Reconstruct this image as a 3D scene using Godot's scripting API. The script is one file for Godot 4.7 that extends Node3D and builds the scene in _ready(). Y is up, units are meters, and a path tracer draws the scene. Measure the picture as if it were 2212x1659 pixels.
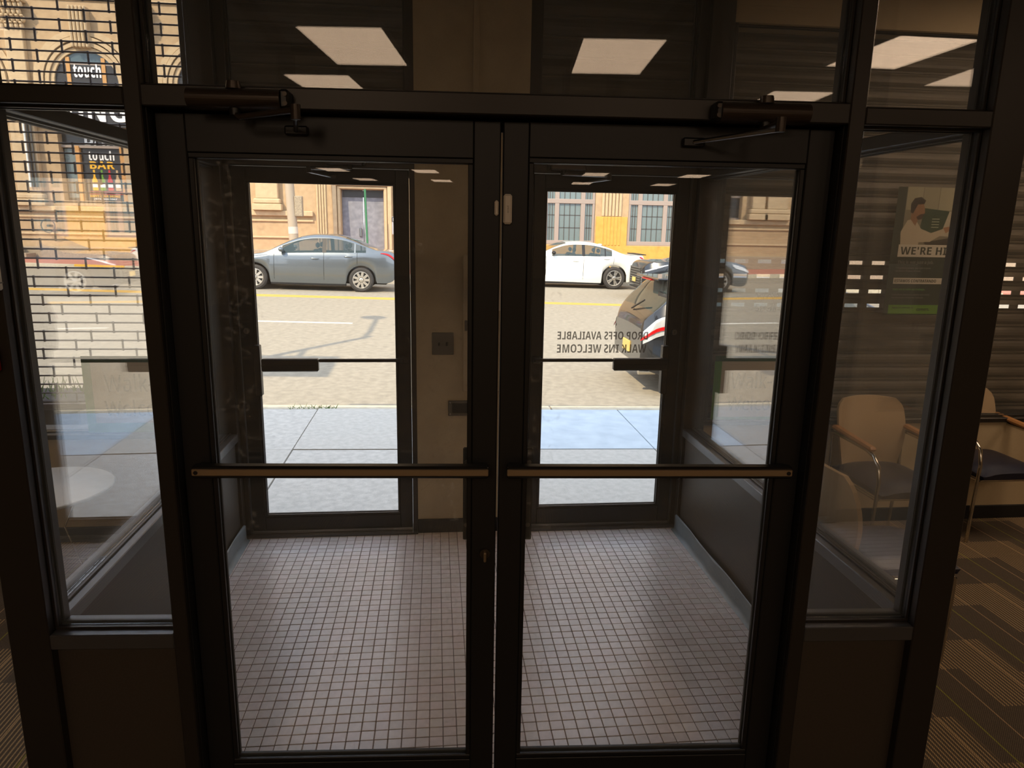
extends Node3D
# A glazed bank-style vestibule seen from the lobby: inner double doors, tiled vestibule, two outer doors, the street.

const TURN := -3.19          # the inner door screen is turned a little against the street front (degrees)
const GRADE := -0.02         # the street falls to the right
const ZF := -4.10            # inner face of the street front
const CEIL := 3.2
const OUT := 0.9             # common factor of daylight
var S: Transform3D
var M := {}
var used := {}
var rng := RandomNumberGenerator.new()
var font := SystemFont.new()
var font_bold := SystemFont.new()
var font_italic := SystemFont.new()


# ---------------------------------------------------------------- mesh builder
class MB:
	var v := PackedVector3Array()
	var n := PackedVector3Array()
	var u := PackedVector2Array()
	var o := Vector3.ZERO
	var t := Transform3D()

	func put(p: Vector3, q: Vector3, w := Vector2.ZERO) -> void:
		v.append(t * p - o)
		n.append((t.basis * q).normalized())
		u.append(w)

	func tri(a: Vector3, b: Vector3, c: Vector3, na := Vector3.ZERO, nb := Vector3.ZERO, nc := Vector3.ZERO) -> void:   # counter-clockwise from outside
		var f := (b - a).cross(c - a)
		if f.length_squared() < 1e-16:
			return
		if na == Vector3.ZERO:
			na = f
			nb = f
			nc = f
		if t.basis.determinant() < 0:
			put(a, na); put(b, nb); put(c, nc)
		else:
			put(a, na); put(c, nc); put(b, nb)

	func quad(a: Vector3, b: Vector3, c: Vector3, d: Vector3) -> void:
		tri(a, b, c)
		tri(a, c, d)

	func uvquad(a: Vector3, b: Vector3, c: Vector3, d: Vector3) -> void:   # a bottom left, b bottom right, c top right, d top left
		var f := (b - a).cross(c - a)
		put(a, f, Vector2(0, 1)); put(c, f, Vector2(1, 0)); put(b, f, Vector2(1, 1))
		put(a, f, Vector2(0, 1)); put(d, f, Vector2(0, 0)); put(c, f, Vector2(1, 0))

	func box(l: Vector3, h: Vector3, b := 0.0) -> MB:
		var lo := Vector3(minf(l.x, h.x), minf(l.y, h.y), minf(l.z, h.z))
		var hi := Vector3(maxf(l.x, h.x), maxf(l.y, h.y), maxf(l.z, h.z))
		var c := (lo + hi) / 2
		var e := (hi - lo) / 2
		b = minf(b, minf(e.x, minf(e.y, e.z)) * 0.9)
		for ax in 3:
			for s in [-1.0, 1.0]:
				var i := (ax + 1) % 3
				var j := (ax + 2) % 3
				var q := []
				for k in [[-1, -1], [1, -1], [1, 1], [-1, 1]]:
					var p := Vector3.ZERO
					p[ax] = s * e[ax]
					p[i] = k[0] * (e[i] - b)
					p[j] = k[1] * (e[j] - b)
					q.append(c + p)
				if s > 0:
					quad(q[0], q[1], q[2], q[3])
				else:
					quad(q[3], q[2], q[1], q[0])
		if b > 0:
			for ax in 3:
				var i := (ax + 1) % 3
				var j := (ax + 2) % 3
				for k in [[-1, -1], [1, -1], [1, 1], [-1, 1]]:
					var q := []
					for m in [[-1, 0], [1, 0], [1, 1], [-1, 1]]:
						var p := Vector3.ZERO
						p[ax] = m[0] * (e[ax] - b)
						p[i] = k[0] * (e[i] - (b if m[1] else 0.0))
						p[j] = k[1] * (e[j] - (0.0 if m[1] else b))
						q.append(c + p)
					var want := Vector3.ZERO
					want[i] = k[0]
					want[j] = k[1]
					if (q[1] - q[0]).cross(q[2] - q[0]).dot(want) > 0:
						quad(q[0], q[1], q[2], q[3])
					else:
						quad(q[3], q[2], q[1], q[0])
			for sx in [-1.0, 1.0]:
				for sy in [-1.0, 1.0]:
					for sz in [-1.0, 1.0]:
						var g := Vector3(sx, sy, sz)
						var p0 := c + g * Vector3(e.x, e.y - b, e.z - b)
						var p1 := c + g * Vector3(e.x - b, e.y, e.z - b)
						var p2 := c + g * Vector3(e.x - b, e.y - b, e.z)
						if (p1 - p0).cross(p2 - p0).dot(g) > 0:
							tri(p0, p1, p2)
						else:
							tri(p0, p2, p1)
		return self

	func cyl(a: Vector3, b: Vector3, r0: float, r1 := -1.0, seg := 14, caps := true) -> MB:
		if r1 < 0:
			r1 = r0
		var d := (b - a).normalized()
		var x := d.cross(Vector3.UP if absf(d.y) < 0.9 else Vector3.RIGHT).normalized()
		var y := d.cross(x)
		for k in seg:
			var p := TAU * k / seg
			var q := TAU * (k + 1) / seg
			var np := x * cos(p) + y * sin(p)
			var nq := x * cos(q) + y * sin(q)
			tri(a + np * r0, a + nq * r0, b + nq * r1, np, nq, nq)
			tri(a + np * r0, b + nq * r1, b + np * r1, np, nq, np)
			if caps:
				tri(a, a + nq * r0, a + np * r0)
				tri(b, b + np * r1, b + nq * r1)
		return self

	func tube(path: Array, r: float, seg := 10) -> MB:
		var rows := []
		var side := Vector3.ZERO
		for i in path.size():
			var d: Vector3 = (path[mini(i + 1, path.size() - 1)] - path[maxi(i - 1, 0)]).normalized()
			if side == Vector3.ZERO:
				side = d.cross(Vector3.UP if absf(d.y) < 0.9 else Vector3.RIGHT).normalized()
			side = (side - d * side.dot(d)).normalized()
			var up := d.cross(side)
			var row := []
			for k in seg + 1:
				var a := TAU * k / seg
				row.append([path[i] + (side * cos(a) + up * sin(a)) * r, side * cos(a) + up * sin(a)])
			rows.append(row)
		for i in rows.size() - 1:
			for k in seg:
				var a = rows[i][k]
				var b = rows[i][k + 1]
				var c = rows[i + 1][k + 1]
				var d = rows[i + 1][k]
				tri(a[0], b[0], c[0], a[1], b[1], c[1])
				tri(a[0], c[0], d[0], a[1], c[1], d[1])
		for k in range(1, seg - 1):
			tri(rows[0][0][0], rows[0][k + 1][0], rows[0][k][0])
			tri(rows[-1][0][0], rows[-1][k][0], rows[-1][k + 1][0])
		return self

	func lathe(prof: Array, seg := 24, from := 0.0, to := TAU) -> MB:   # Vector2(radius, height) upwards along +y of t, outside to the right
		for i in prof.size() - 1:
			var p: Vector2 = prof[i]
			var q: Vector2 = prof[i + 1]
			var e := q - p
			for k in seg:
				var a := lerpf(from, to, float(k) / seg)
				var b := lerpf(from, to, float(k + 1) / seg)
				var ca := Vector3(cos(a), 0, sin(a))
				var cb := Vector3(cos(b), 0, sin(b))
				var na := ca * e.y - Vector3.UP * e.x
				var nb := cb * e.y - Vector3.UP * e.x
				var p0 := ca * p.x + Vector3.UP * p.y
				var p1 := cb * p.x + Vector3.UP * p.y
				var p2 := cb * q.x + Vector3.UP * q.y
				var p3 := ca * q.x + Vector3.UP * q.y
				tri(p0, p2, p1, na, nb, nb)
				tri(p0, p3, p2, na, na, nb)
		return self

	func ext(poly: PackedVector2Array, z0: float, z1: float) -> MB:   # polygon in xy, pushed along z
		if Geometry2D.is_polygon_clockwise(poly):
			poly = poly.duplicate()
			poly.reverse()
		var ix := Geometry2D.triangulate_polygon(poly)
		for k in range(0, ix.size(), 3):
			var a := poly[ix[k]]
			var b := poly[ix[k + 1]]
			var c := poly[ix[k + 2]]
			if (b - a).cross(c - a) < 0:
				var s := b
				b = c
				c = s
			tri(Vector3(a.x, a.y, z1), Vector3(b.x, b.y, z1), Vector3(c.x, c.y, z1))
			tri(Vector3(a.x, a.y, z0), Vector3(c.x, c.y, z0), Vector3(b.x, b.y, z0))
		for k in poly.size():
			var a := poly[k]
			var b := poly[(k + 1) % poly.size()]
			quad(Vector3(a.x, a.y, z0), Vector3(b.x, b.y, z0), Vector3(b.x, b.y, z1), Vector3(a.x, a.y, z1))
		return self

	func ball(c: Vector3, r: Vector3, seg := 14) -> MB:
		var h := seg / 2
		for i in h:
			for k in seg:
				var q := []
				for m in [[i, k], [i + 1, k], [i + 1, k + 1], [i, k + 1]]:
					var a: float = PI * m[0] / h
					var b: float = TAU * m[1] / seg
					q.append(Vector3(sin(a) * cos(b), cos(a), sin(a) * sin(b)))
				tri(c + q[0] * r, c + q[2] * r, c + q[1] * r, q[0] / r, q[2] / r, q[1] / r)
				tri(c + q[0] * r, c + q[3] * r, c + q[2] * r, q[0] / r, q[3] / r, q[2] / r)
		return self

	func grid(rows: Array) -> MB:   # rows of Vector3, smooth; outside is (along row) x (to next row)
		var hh := rows.size()
		var ww: int = rows[0].size()
		var nn := []
		for i in hh:
			var r := []
			for j in ww:
				var du: Vector3 = rows[i][mini(j + 1, ww - 1)] - rows[i][maxi(j - 1, 0)]
				var dv: Vector3 = rows[mini(i + 1, hh - 1)][j] - rows[maxi(i - 1, 0)][j]
				r.append(du.cross(dv).normalized())
			nn.append(r)
		for i in hh - 1:
			for j in ww - 1:
				tri(rows[i][j], rows[i][j + 1], rows[i + 1][j + 1], nn[i][j], nn[i][j + 1], nn[i + 1][j + 1])
				tri(rows[i][j], rows[i + 1][j + 1], rows[i + 1][j], nn[i][j], nn[i + 1][j + 1], nn[i + 1][j])
		return self

	func mesh() -> ArrayMesh:
		var a := []
		a.resize(Mesh.ARRAY_MAX)
		a[Mesh.ARRAY_VERTEX] = v
		a[Mesh.ARRAY_NORMAL] = n
		a[Mesh.ARRAY_TEX_UV] = u
		var m := ArrayMesh.new()
		if v.size():
			m.add_surface_from_arrays(Mesh.PRIMITIVE_TRIANGLES, a)
		return m


func mk(o := Vector3.ZERO) -> MB:
	var m := MB.new()
	m.o = o
	return m


func bx(x0: float, x1: float, y0: float, y1: float, z0: float, z1: float, b := 0.0) -> MB:
	return MB.new().box(Vector3(x0, y0, z0), Vector3(x1, y1, z1), b)


# ---------------------------------------------------------------- objects
func numbered(called: String) -> String:
	used[called] = used.get(called, -1) + 1
	return called if used[called] == 0 else "%s_%03d" % [called, used[called]]


func thing(called: String, label: String, category: String, at := Vector3.ZERO, turn := 0.0, group := "") -> Node3D:
	var o := Node3D.new()
	o.name = numbered(called)
	add_child(o)
	o.position = at
	o.rotation.y = turn
	o.set_meta("label", label)
	o.set_meta("category", category)
	if group:
		o.set_meta("group", group)
	return o


func struct(called: String, label := "", turned := false) -> Node3D:
	var o := Node3D.new()
	o.name = called
	add_child(o)
	o.set_meta("kind", "structure")
	if label:
		o.set_meta("label", label)
	if turned:
		o.transform = S
	return o


func part(parent: Node, called: String, m: MB, material: Material, label := "", at := Vector3.ZERO) -> MeshInstance3D:
	var o := MeshInstance3D.new()
	o.name = called
	o.mesh = m.mesh()
	o.mesh.surface_set_material(0, material)
	o.position = at
	if label:
		o.set_meta("label", label)
	parent.add_child(o, true)
	return o


func again(parent: Node, called: String, mesh: Mesh, at: Vector3, material: Material = null) -> MeshInstance3D:
	var o := MeshInstance3D.new()
	o.name = called
	o.mesh = mesh
	o.position = at
	if material:
		o.material_override = material
	parent.add_child(o, true)
	return o


func lettering(parent: Node, words: String, left_bottom: Vector3, width: float, height: float, basis: Basis, material: Material, f: Font = null, called := "lettering", depth := 0.002) -> MeshInstance3D:
	var t := TextMesh.new()
	t.text = words
	t.font = f if f else font_bold
	t.font_size = 64
	t.pixel_size = 0.01
	t.depth = 0.02
	t.curve_step = 2.0
	t.horizontal_alignment = HORIZONTAL_ALIGNMENT_LEFT
	t.material = material
	var b := t.get_aabb()
	var o := MeshInstance3D.new()
	o.name = called
	o.mesh = t
	var sx := width / b.size.x
	var sy := height / b.size.y if height > 0 else sx
	o.transform = Transform3D(basis * Basis.from_scale(Vector3(sx, sy, depth / 0.02)), left_bottom) * Transform3D(Basis(), -b.position)
	parent.add_child(o, true)
	return o


# ---------------------------------------------------------------- materials
func mat(called: String, c: Color, rough := 0.6, metal := 0.0, spec := 0.5) -> StandardMaterial3D:
	var m := StandardMaterial3D.new()
	m.resource_name = called
	m.albedo_color = c
	m.roughness = rough
	m.metallic = metal
	m.metallic_specular = spec
	M[called] = m
	return m


func pane_mat(called: String, c: Color, a: float) -> StandardMaterial3D:
	var m := mat(called, Color(c.r, c.g, c.b, a), 0.0)
	m.transparency = BaseMaterial3D.TRANSPARENCY_ALPHA
	return m


func noise_picture(size: int, freq: float, dark: Color, light: Color, fine := 0.0, sd := 1, octaves := 4, power := 1.0) -> ImageTexture:
	var f := FastNoiseLite.new()
	f.seed = sd
	f.frequency = freq
	f.fractal_octaves = octaves
	f.noise_type = FastNoiseLite.TYPE_SIMPLEX_SMOOTH
	var src := f.get_seamless_image(size, size)
	var im := Image.create(size, size, false, Image.FORMAT_RGB8)
	var r := RandomNumberGenerator.new()
	r.seed = sd * 77 + 5
	for y in size:
		for x in size:
			var k := pow(src.get_pixel(x, y).r, power)
			var c := dark.lerp(light, k)
			if fine > 0:
				c = c * (1.0 + r.randf_range(-fine, fine))
				c.a = 1
			im.set_pixel(x, y, c.clamp())
	return ImageTexture.create_from_image(im)


func textured(called: String, tex: Texture2D, rough: float, per_metre: float, spec := 0.5) -> StandardMaterial3D:
	var m := mat(called, Color.WHITE, rough, 0.0, spec)
	m.albedo_texture = tex
	m.uv1_triplanar = true
	m.uv1_world_triplanar = true
	m.uv1_scale = Vector3.ONE * per_metre
	return m


func make_materials() -> void:
	mat("bronze", Color(0.168, 0.153, 0.138), 0.38, 0.3)
	mat("door_bronze", Color(0.112, 0.112, 0.115), 0.42, 0.3)
	mat("gasket", Color(0.03, 0.03, 0.035), 0.7)
	textured("panel_bronze", noise_picture(256, 0.12, Color(0.19, 0.165, 0.14), Color(0.23, 0.2, 0.17), 0.06, 12), 0.5, 4.0)
	mat("sill_alu", Color(0.34, 0.34, 0.345), 0.32, 0.6)
	mat("bar_brass", Color(0.66, 0.58, 0.47), 0.4, 0.8)
	mat("closer_bronze", Color(0.25, 0.215, 0.185), 0.36, 0.5)
	mat("steel", Color(0.62, 0.62, 0.62), 0.28, 1.0)
	mat("chrome", Color(0.8, 0.78, 0.74), 0.16, 1.0)
	mat("black", Color(0.045, 0.045, 0.05), 0.4)
	mat("white_plastic", Color(0.86, 0.83, 0.78), 0.45)
	mat("print_grey", Color(0.45, 0.43, 0.4), 0.6)
	mat("cove", Color(0.4, 0.43, 0.44), 0.42)
	mat("plate_grey", Color(0.36, 0.35, 0.33), 0.4, 0.5)
	textured("beige", noise_picture(512, 0.012, Color(0.62, 0.56, 0.46), Color(0.68, 0.62, 0.51), 0.02, 3), 0.7, 0.6)
	textured("room_wall", noise_picture(256, 0.01, Color(0.66, 0.59, 0.47), Color(0.7, 0.63, 0.51), 0.01, 4), 0.8, 0.5)
	textured("panel_cover", noise_picture(256, 0.02, Color(0.6, 0.55, 0.46), Color(0.66, 0.6, 0.5), 0.02, 6), 0.6, 1.5)
	mat("paper", Color(0.8, 0.76, 0.7), 0.8)
	mat("ceiling_white", Color(0.62, 0.6, 0.55), 0.9)
	pane_mat("glass", Color(0.92, 0.96, 0.95), 0.02)
	pane_mat("door_glass", Color(0.92, 0.96, 0.95), 0.02).metallic_specular = 0.36
	pane_mat("car_glass", Color(0.25, 0.32, 0.32), 0.45)
	mat("grout", Color(0.4, 0.34, 0.32), 0.9)
	for k in 5:
		var base := [Color(0.82, 0.775, 0.755), Color(0.84, 0.8, 0.78), Color(0.8, 0.75, 0.725), Color(0.83, 0.775, 0.76), Color(0.81, 0.775, 0.75)]
		var m := textured("tile_%d" % k, noise_picture(256, 0.03, base[k].darkened(0.07), base[k].lightened(0.05), 0.025, 20 + k), 0.3, 3.0)
		m.metallic_specular = 0.55
	mat("slat", Color(0.4, 0.36, 0.31), 0.5, 0.25)
	M.slat.albedo_texture = noise_picture(256, 0.02, Color(0.72, 0.72, 0.7), Color(1, 1, 1), 0.04, 31)
	M.slat.uv1_triplanar = true
	M.slat.uv1_world_triplanar = true
	M.slat.uv1_scale = Vector3(0.35, 2.5, 1)
	mat("grille_steel", Color(0.3, 0.29, 0.33), 0.45, 0.6)
	textured("asphalt", noise_picture(512, 0.015, Color(0.53, 0.5, 0.44), Color(0.63, 0.595, 0.525), 0.13, 41), 0.85, 0.9)
	textured("concrete", noise_picture(512, 0.02, Color(0.7, 0.685, 0.655), Color(0.81, 0.795, 0.76), 0.1, 43), 0.85, 1.1)
	textured("concrete_b", noise_picture(512, 0.02, Color(0.71, 0.695, 0.66), Color(0.79, 0.775, 0.74), 0.11, 44), 0.85, 1.3)
	textured("concrete_new", noise_picture(512, 0.01, Color(0.7, 0.75, 0.79), Color(0.78, 0.83, 0.86), 0.04, 45), 0.8, 0.7)
	textured("curb_stone", noise_picture(256, 0.03, Color(0.7, 0.66, 0.57), Color(0.8, 0.76, 0.67), 0.06, 46), 0.85, 1.0)
	textured("brick_walk", noise_picture(512, 0.05, Color(0.66, 0.42, 0.36), Color(0.74, 0.5, 0.43), 0.08, 47), 0.85, 0.5)
	textured("stone", noise_picture(512, 0.02, Color(0.66, 0.56, 0.43), Color(0.73, 0.63, 0.49), 0.05, 48), 0.85, 0.35)
	textured("stone_light", noise_picture(256, 0.03, Color(0.71, 0.62, 0.49), Color(0.77, 0.68, 0.54), 0.04, 49), 0.85, 0.5)
	textured("granite", noise_picture(256, 0.08, Color(0.52, 0.47, 0.4), Color(0.7, 0.64, 0.54), 0.12, 50), 0.85, 0.8)
	textured("yellow_paint", noise_picture(256, 0.03, Color(0.75, 0.58, 0.26), Color(0.81, 0.64, 0.31), 0.03, 51), 0.75, 0.5)
	mat("road_yellow", Color(0.85, 0.66, 0.2), 0.8)
	mat("road_white", Color(0.85, 0.84, 0.8), 0.8)
	mat("far_frame", Color(0.6, 0.55, 0.51), 0.6)
	mat("far_pane", Color(0.42, 0.48, 0.48), 0.12)
	mat("far_dark", Color(0.2, 0.21, 0.22), 0.2)
	mat("arch_pane", Color(0.3, 0.38, 0.41), 0.1)
	mat("shop_sign", Color(0.17, 0.17, 0.18), 0.4)
	mat("gold_wood", Color(0.75, 0.56, 0.33), 0.5)
	textured("old_door", noise_picture(256, 0.02, Color(0.43, 0.44, 0.48), Color(0.55, 0.56, 0.59), 0.04, 52), 0.6, 0.8)
	mat("green_pole", Color(0.2, 0.45, 0.3), 0.5)
	mat("grey_pole", Color(0.66, 0.6, 0.52), 0.6)
	mat("white", Color(0.9, 0.9, 0.88), 0.6)
	mat("letter_white", Color(0.93, 0.93, 0.92), 0.5)
	mat("letter_gold", Color(0.9, 0.68, 0.12), 0.5)
	mat("letter_grey", Color(0.42, 0.39, 0.36, 0.62), 0.7).transparency = BaseMaterial3D.TRANSPARENCY_ALPHA
	mat("poster_green", Color(0.36, 0.58, 0.26), 0.6)
	mat("poster_dark_green", Color(0.11, 0.3, 0.2), 0.6)
	mat("poster_paper", Color(0.82, 0.78, 0.72), 0.75)
	mat("poster_text", Color(0.55, 0.5, 0.45), 0.8)
	for k in ["poster_green", "poster_paper"]:
		M[k].backlight_enabled = true
		M[k].backlight = M[k].albedo_color.darkened(0.35)
	mat("ink_green", Color(0.1, 0.17, 0.12), 0.6)
	mat("ink_cream", Color(0.8, 0.77, 0.7), 0.6)
	mat("ink_lime", Color(0.36, 0.56, 0.12), 0.6)
	mat("navy_vinyl", Color(0.1, 0.115, 0.19), 0.42)
	mat("mesh_beige", Color(0.72, 0.62, 0.48), 0.75)
	mat("arm_wood", Color(0.68, 0.48, 0.28), 0.45)
	mat("table_white", Color(0.88, 0.9, 0.9), 0.22)
	mat("red_plastic", Color(0.6, 0.06, 0.06), 0.4)
	mat("grass", Color(0.32, 0.45, 0.16), 0.8)
	mat("soil_box", Color(0.16, 0.15, 0.15), 0.7)
	mat("tire", Color(0.2, 0.19, 0.18), 0.8)
	mat("rim", Color(0.78, 0.76, 0.72), 0.3, 0.8)
	mat("rim_dark", Color(0.1, 0.1, 0.1), 0.5)
	mat("car_black_trim", Color(0.04, 0.04, 0.045), 0.45)
	mat("tail_red", Color(0.72, 0.05, 0.07), 0.15)
	mat("lamp_clear", Color(0.85, 0.86, 0.86), 0.1, 0.4)
	mat("plate_yellow", Color(0.86, 0.74, 0.42), 0.5)
	for k in [["paint_grey", Color(0.43, 0.46, 0.48), 0.7], ["paint_white", Color(0.88, 0.88, 0.85), 0.0], ["paint_black", Color(0.07, 0.08, 0.095), 0.3], ["paint_blue_black", Color(0.1, 0.13, 0.16), 0.4]]:
		var m := mat(k[0], k[1], 0.3, k[2])
		m.clearcoat_enabled = true
		m.clearcoat = 1.0
		m.clearcoat_roughness = 0.03
	# carpet: 1 m repeat of four 0.25 m planks, each part striped and part plain loop, stepped along z
	var im := Image.create(1024, 1024, false, Image.FORMAT_RGB8)
	var r := RandomNumberGenerator.new()
	r.seed = 11
	for x in 1024:
		var col := x / 256
		var xx := x % 256
		for y in 1024:
			var zz := (y + 1024 - col * 256) % 1024
			var c := Color(0.36, 0.325, 0.285)
			var k := 0.8 + 0.4 * r.randf()
			if (x / 3 + y / 3) % 3 == 0:
				k *= 0.72
			if zz < 470:
				if (xx % 17) < 6:
					c = Color(0.66, 0.57, 0.43)
			if xx > 60 and xx < 67 and col % 2 == 0:
				c = Color(0.54, 0.54, 0.26)
			if xx > 180 and xx < 186:
				c = Color(0.68, 0.58, 0.45)
			im.set_pixel(x, y, (c * k).clamp())
	textured("carpet", ImageTexture.create_from_image(im), 0.95, 1.0, 0.2)


# ---------------------------------------------------------------- ground
func prof(z: float) -> float:
	var p := [[-7.5, -0.13], [-13.0, -0.02], [-17.5, 0.03], [-22.0, 0.06], [-24.0, 0.05], [-60.0, 0.05]]
	if z > -7.5:
		return -0.13
	for k in p.size() - 1:
		if z <= p[k][0] and z >= p[k + 1][0]:
			return lerpf(p[k][1], p[k + 1][1], (z - p[k][0]) / (p[k + 1][0] - p[k][0]))
	return 0.05


func road_y(x: float, z: float) -> float:
	return prof(z) + GRADE * x


func slab(m: MB, x0: float, x1: float, z0: float, z1: float, y0: float, y1: float, thick: float, g := GRADE) -> MB:   # sloping slab: y0 at z0 (near), y1 at z1 (far)
	var a := Vector3(x0, y0 + g * x0, z0)
	var b := Vector3(x1, y0 + g * x1, z0)
	var c := Vector3(x1, y1 + g * x1, z1)
	var d := Vector3(x0, y1 + g * x0, z1)
	var t := Vector3.DOWN * thick
	m.quad(a, b, c, d)
	m.quad(d + t, c + t, b + t, a + t)
	m.quad(a + t, b + t, b, a)
	m.quad(b + t, c + t, c, b)
	m.quad(c + t, d + t, d, c)
	m.quad(d + t, a + t, a, d)
	return m


func holed(m: MB, x0: float, x1: float, y0: float, y1: float, z0: float, z1: float, holes: Array) -> MB:   # a wall of boxes round rectangular openings [x0, x1, y0, y1]
	var xs := [x0, x1]
	var ys := [y0, y1]
	for h in holes:
		xs.append_array([clampf(h[0], x0, x1), clampf(h[1], x0, x1)])
		ys.append_array([clampf(h[2], y0, y1), clampf(h[3], y0, y1)])
	xs.sort()
	ys.sort()
	for i in xs.size() - 1:
		if xs[i + 1] - xs[i] < 1e-4:
			continue
		var start := -1e9
		for j in ys.size():
			var solid := false
			if j < ys.size() - 1:
				if ys[j + 1] - ys[j] < 1e-4:
					continue
				var c := Vector2(xs[i] + xs[i + 1], ys[j] + ys[j + 1]) / 2
				solid = true
				for h in holes:
					if c.x > h[0] and c.x < h[1] and c.y > h[2] and c.y < h[3]:
						solid = false
			if solid and start < -1e8:
				start = ys[j]
			if not solid and start > -1e8:
				m.box(Vector3(xs[i], start, z0), Vector3(xs[i + 1], ys[j], z1))
				start = -1e9
	return m


# ---------------------------------------------------------------- glazed screens
func glazed(parent: Node, t: Transform3D, u0: float, u1: float, v0: float, v1: float, panes := 1, sheet: Material = M.glass) -> void:
	var st := mk()
	st.t = t
	var ga := mk()
	ga.t = t
	var w := 0.007
	for z in [[0.014, 0.024], [-0.024, -0.014]]:
		for e in [[u0, u1, v0, v0 + w], [u0, u1, v1 - w, v1], [u0, u0 + w, v0 + w, v1 - w], [u1 - w, u1, v0 + w, v1 - w]]:
			st.box(Vector3(e[0], e[2], z[0]), Vector3(e[1], e[3], z[1]), 0.001)
	w = 0.006
	for z in [[0.01, 0.014], [-0.014, -0.01]]:
		for e in [[u0, u1, v0, v0 + w], [u0, u1, v1 - w, v1], [u0, u0 + w, v0 + w, v1 - w], [u1 - w, u1, v0 + w, v1 - w]]:
			ga.box(Vector3(e[0], e[2], z[0]), Vector3(e[1], e[3], z[1]))
	part(parent, "glazing_stop", st, M.bronze)
	part(parent, "gasket", ga, M.gasket)
	for k in panes:
		var g := mk()
		g.t = t
		var z := 0.0 if panes == 1 else (k * 0.014 - 0.007)
		g.box(Vector3(u0 + 0.004, v0 + 0.004, z - 0.0025), Vector3(u1 - 0.004, v1 - 0.004, z + 0.0025))
		part(parent, "pane", g, sheet)


func leaf(p: Node3D, x: Array, g: Array, y: Array, z: Array) -> void:   # an aluminium door leaf: outer x, glass [x0, x1, y0, y1], outer y, z back and front
	part(p, "stile", bx(x[0], g[0], y[0], y[1], z[0], z[1], 0.003), M.door_bronze)
	part(p, "stile", bx(g[1], x[1], y[0], y[1], z[0], z[1], 0.003), M.door_bronze)
	part(p, "rail", bx(g[0], g[1], g[3], y[1], z[0], z[1], 0.002), M.door_bronze)
	part(p, "rail", bx(g[0], g[1], y[0], g[2], z[0], z[1], 0.002), M.door_bronze)
	var b := mk()
	var w := 0.014
	for zz in [[z[0] + 0.004, z[0] + 0.016], [z[1] - 0.016, z[1] - 0.004]]:
		for e in [[g[0], g[1], g[2], g[2] + w], [g[0], g[1], g[3] - w, g[3]], [g[0], g[0] + w, g[2] + w, g[3] - w], [g[1] - w, g[1], g[2] + w, g[3] - w]]:
			b.box(Vector3(e[0], e[2], zz[0]), Vector3(e[1], e[3], zz[1]), 0.002)
	part(p, "glazing_bead", b, M.door_bronze)
	var m: float = (z[0] + z[1]) / 2
	part(p, "pane", bx(g[0] + 0.002, g[1] - 0.002, g[2] + 0.002, g[3] - 0.002, m - 0.003, m + 0.003), M.door_glass)


func smudges(p: Node3D, x0: float, x1: float, y0: float, y1: float, z: float, sd: int, spots: Array) -> void:   # hand and cloth marks left on the glass
	var w := 384
	var h := int(w * (y1 - y0) / (x1 - x0))
	var im := Image.create(w, h, false, Image.FORMAT_RGBA8)
	im.fill(Color(0.9, 0.9, 0.9, 0))
	var r := RandomNumberGenerator.new()
	r.seed = sd
	var f := FastNoiseLite.new()
	f.seed = sd
	f.frequency = 0.035
	f.fractal_octaves = 4
	for s in spots:
		for k in int(s[4]):
			var c := Vector2(s[0] + r.randfn() * s[2], s[1] + r.randfn() * s[3])
			var a := r.randf() * TAU
			var bend := r.randf_range(-0.25, 0.25)
			var rad := r.randf_range(1.0, 4.5)
			for i in r.randi_range(5, 34):
				a += bend
				c += Vector2(cos(a), sin(a)) * 1.6
				for dy in range(-int(rad) - 1, int(rad) + 2):
					for dx in range(-int(rad) - 1, int(rad) + 2):
						var px := int(c.x) + dx
						var py := int(c.y) + dy
						if px < 2 or py < 2 or px >= w - 2 or py >= h - 2:
							continue
						var d := Vector2(dx, dy).length() / rad
						if d > 1:
							continue
						var al := im.get_pixel(px, py).a
						var add := (1 - d) * 0.05 * clampf(0.5 + 1.6 * f.get_noise_2d(px * 2.0, py * 2.0), 0, 1)
						im.set_pixel(px, py, Color(0.9, 0.9, 0.9, minf(0.32, al + add)))
	var m := mat("smudge_%d" % sd, Color.WHITE, 0.9)
	m.albedo_texture = ImageTexture.create_from_image(im)
	m.transparency = BaseMaterial3D.TRANSPARENCY_ALPHA
	var q := mk()
	q.uvquad(Vector3(x0, y0, z), Vector3(x1, y0, z), Vector3(x1, y1, z), Vector3(x0, y1, z))
	part(p, "smudge_marks", q, m, "cloudy white hand smears on the glass")


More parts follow.
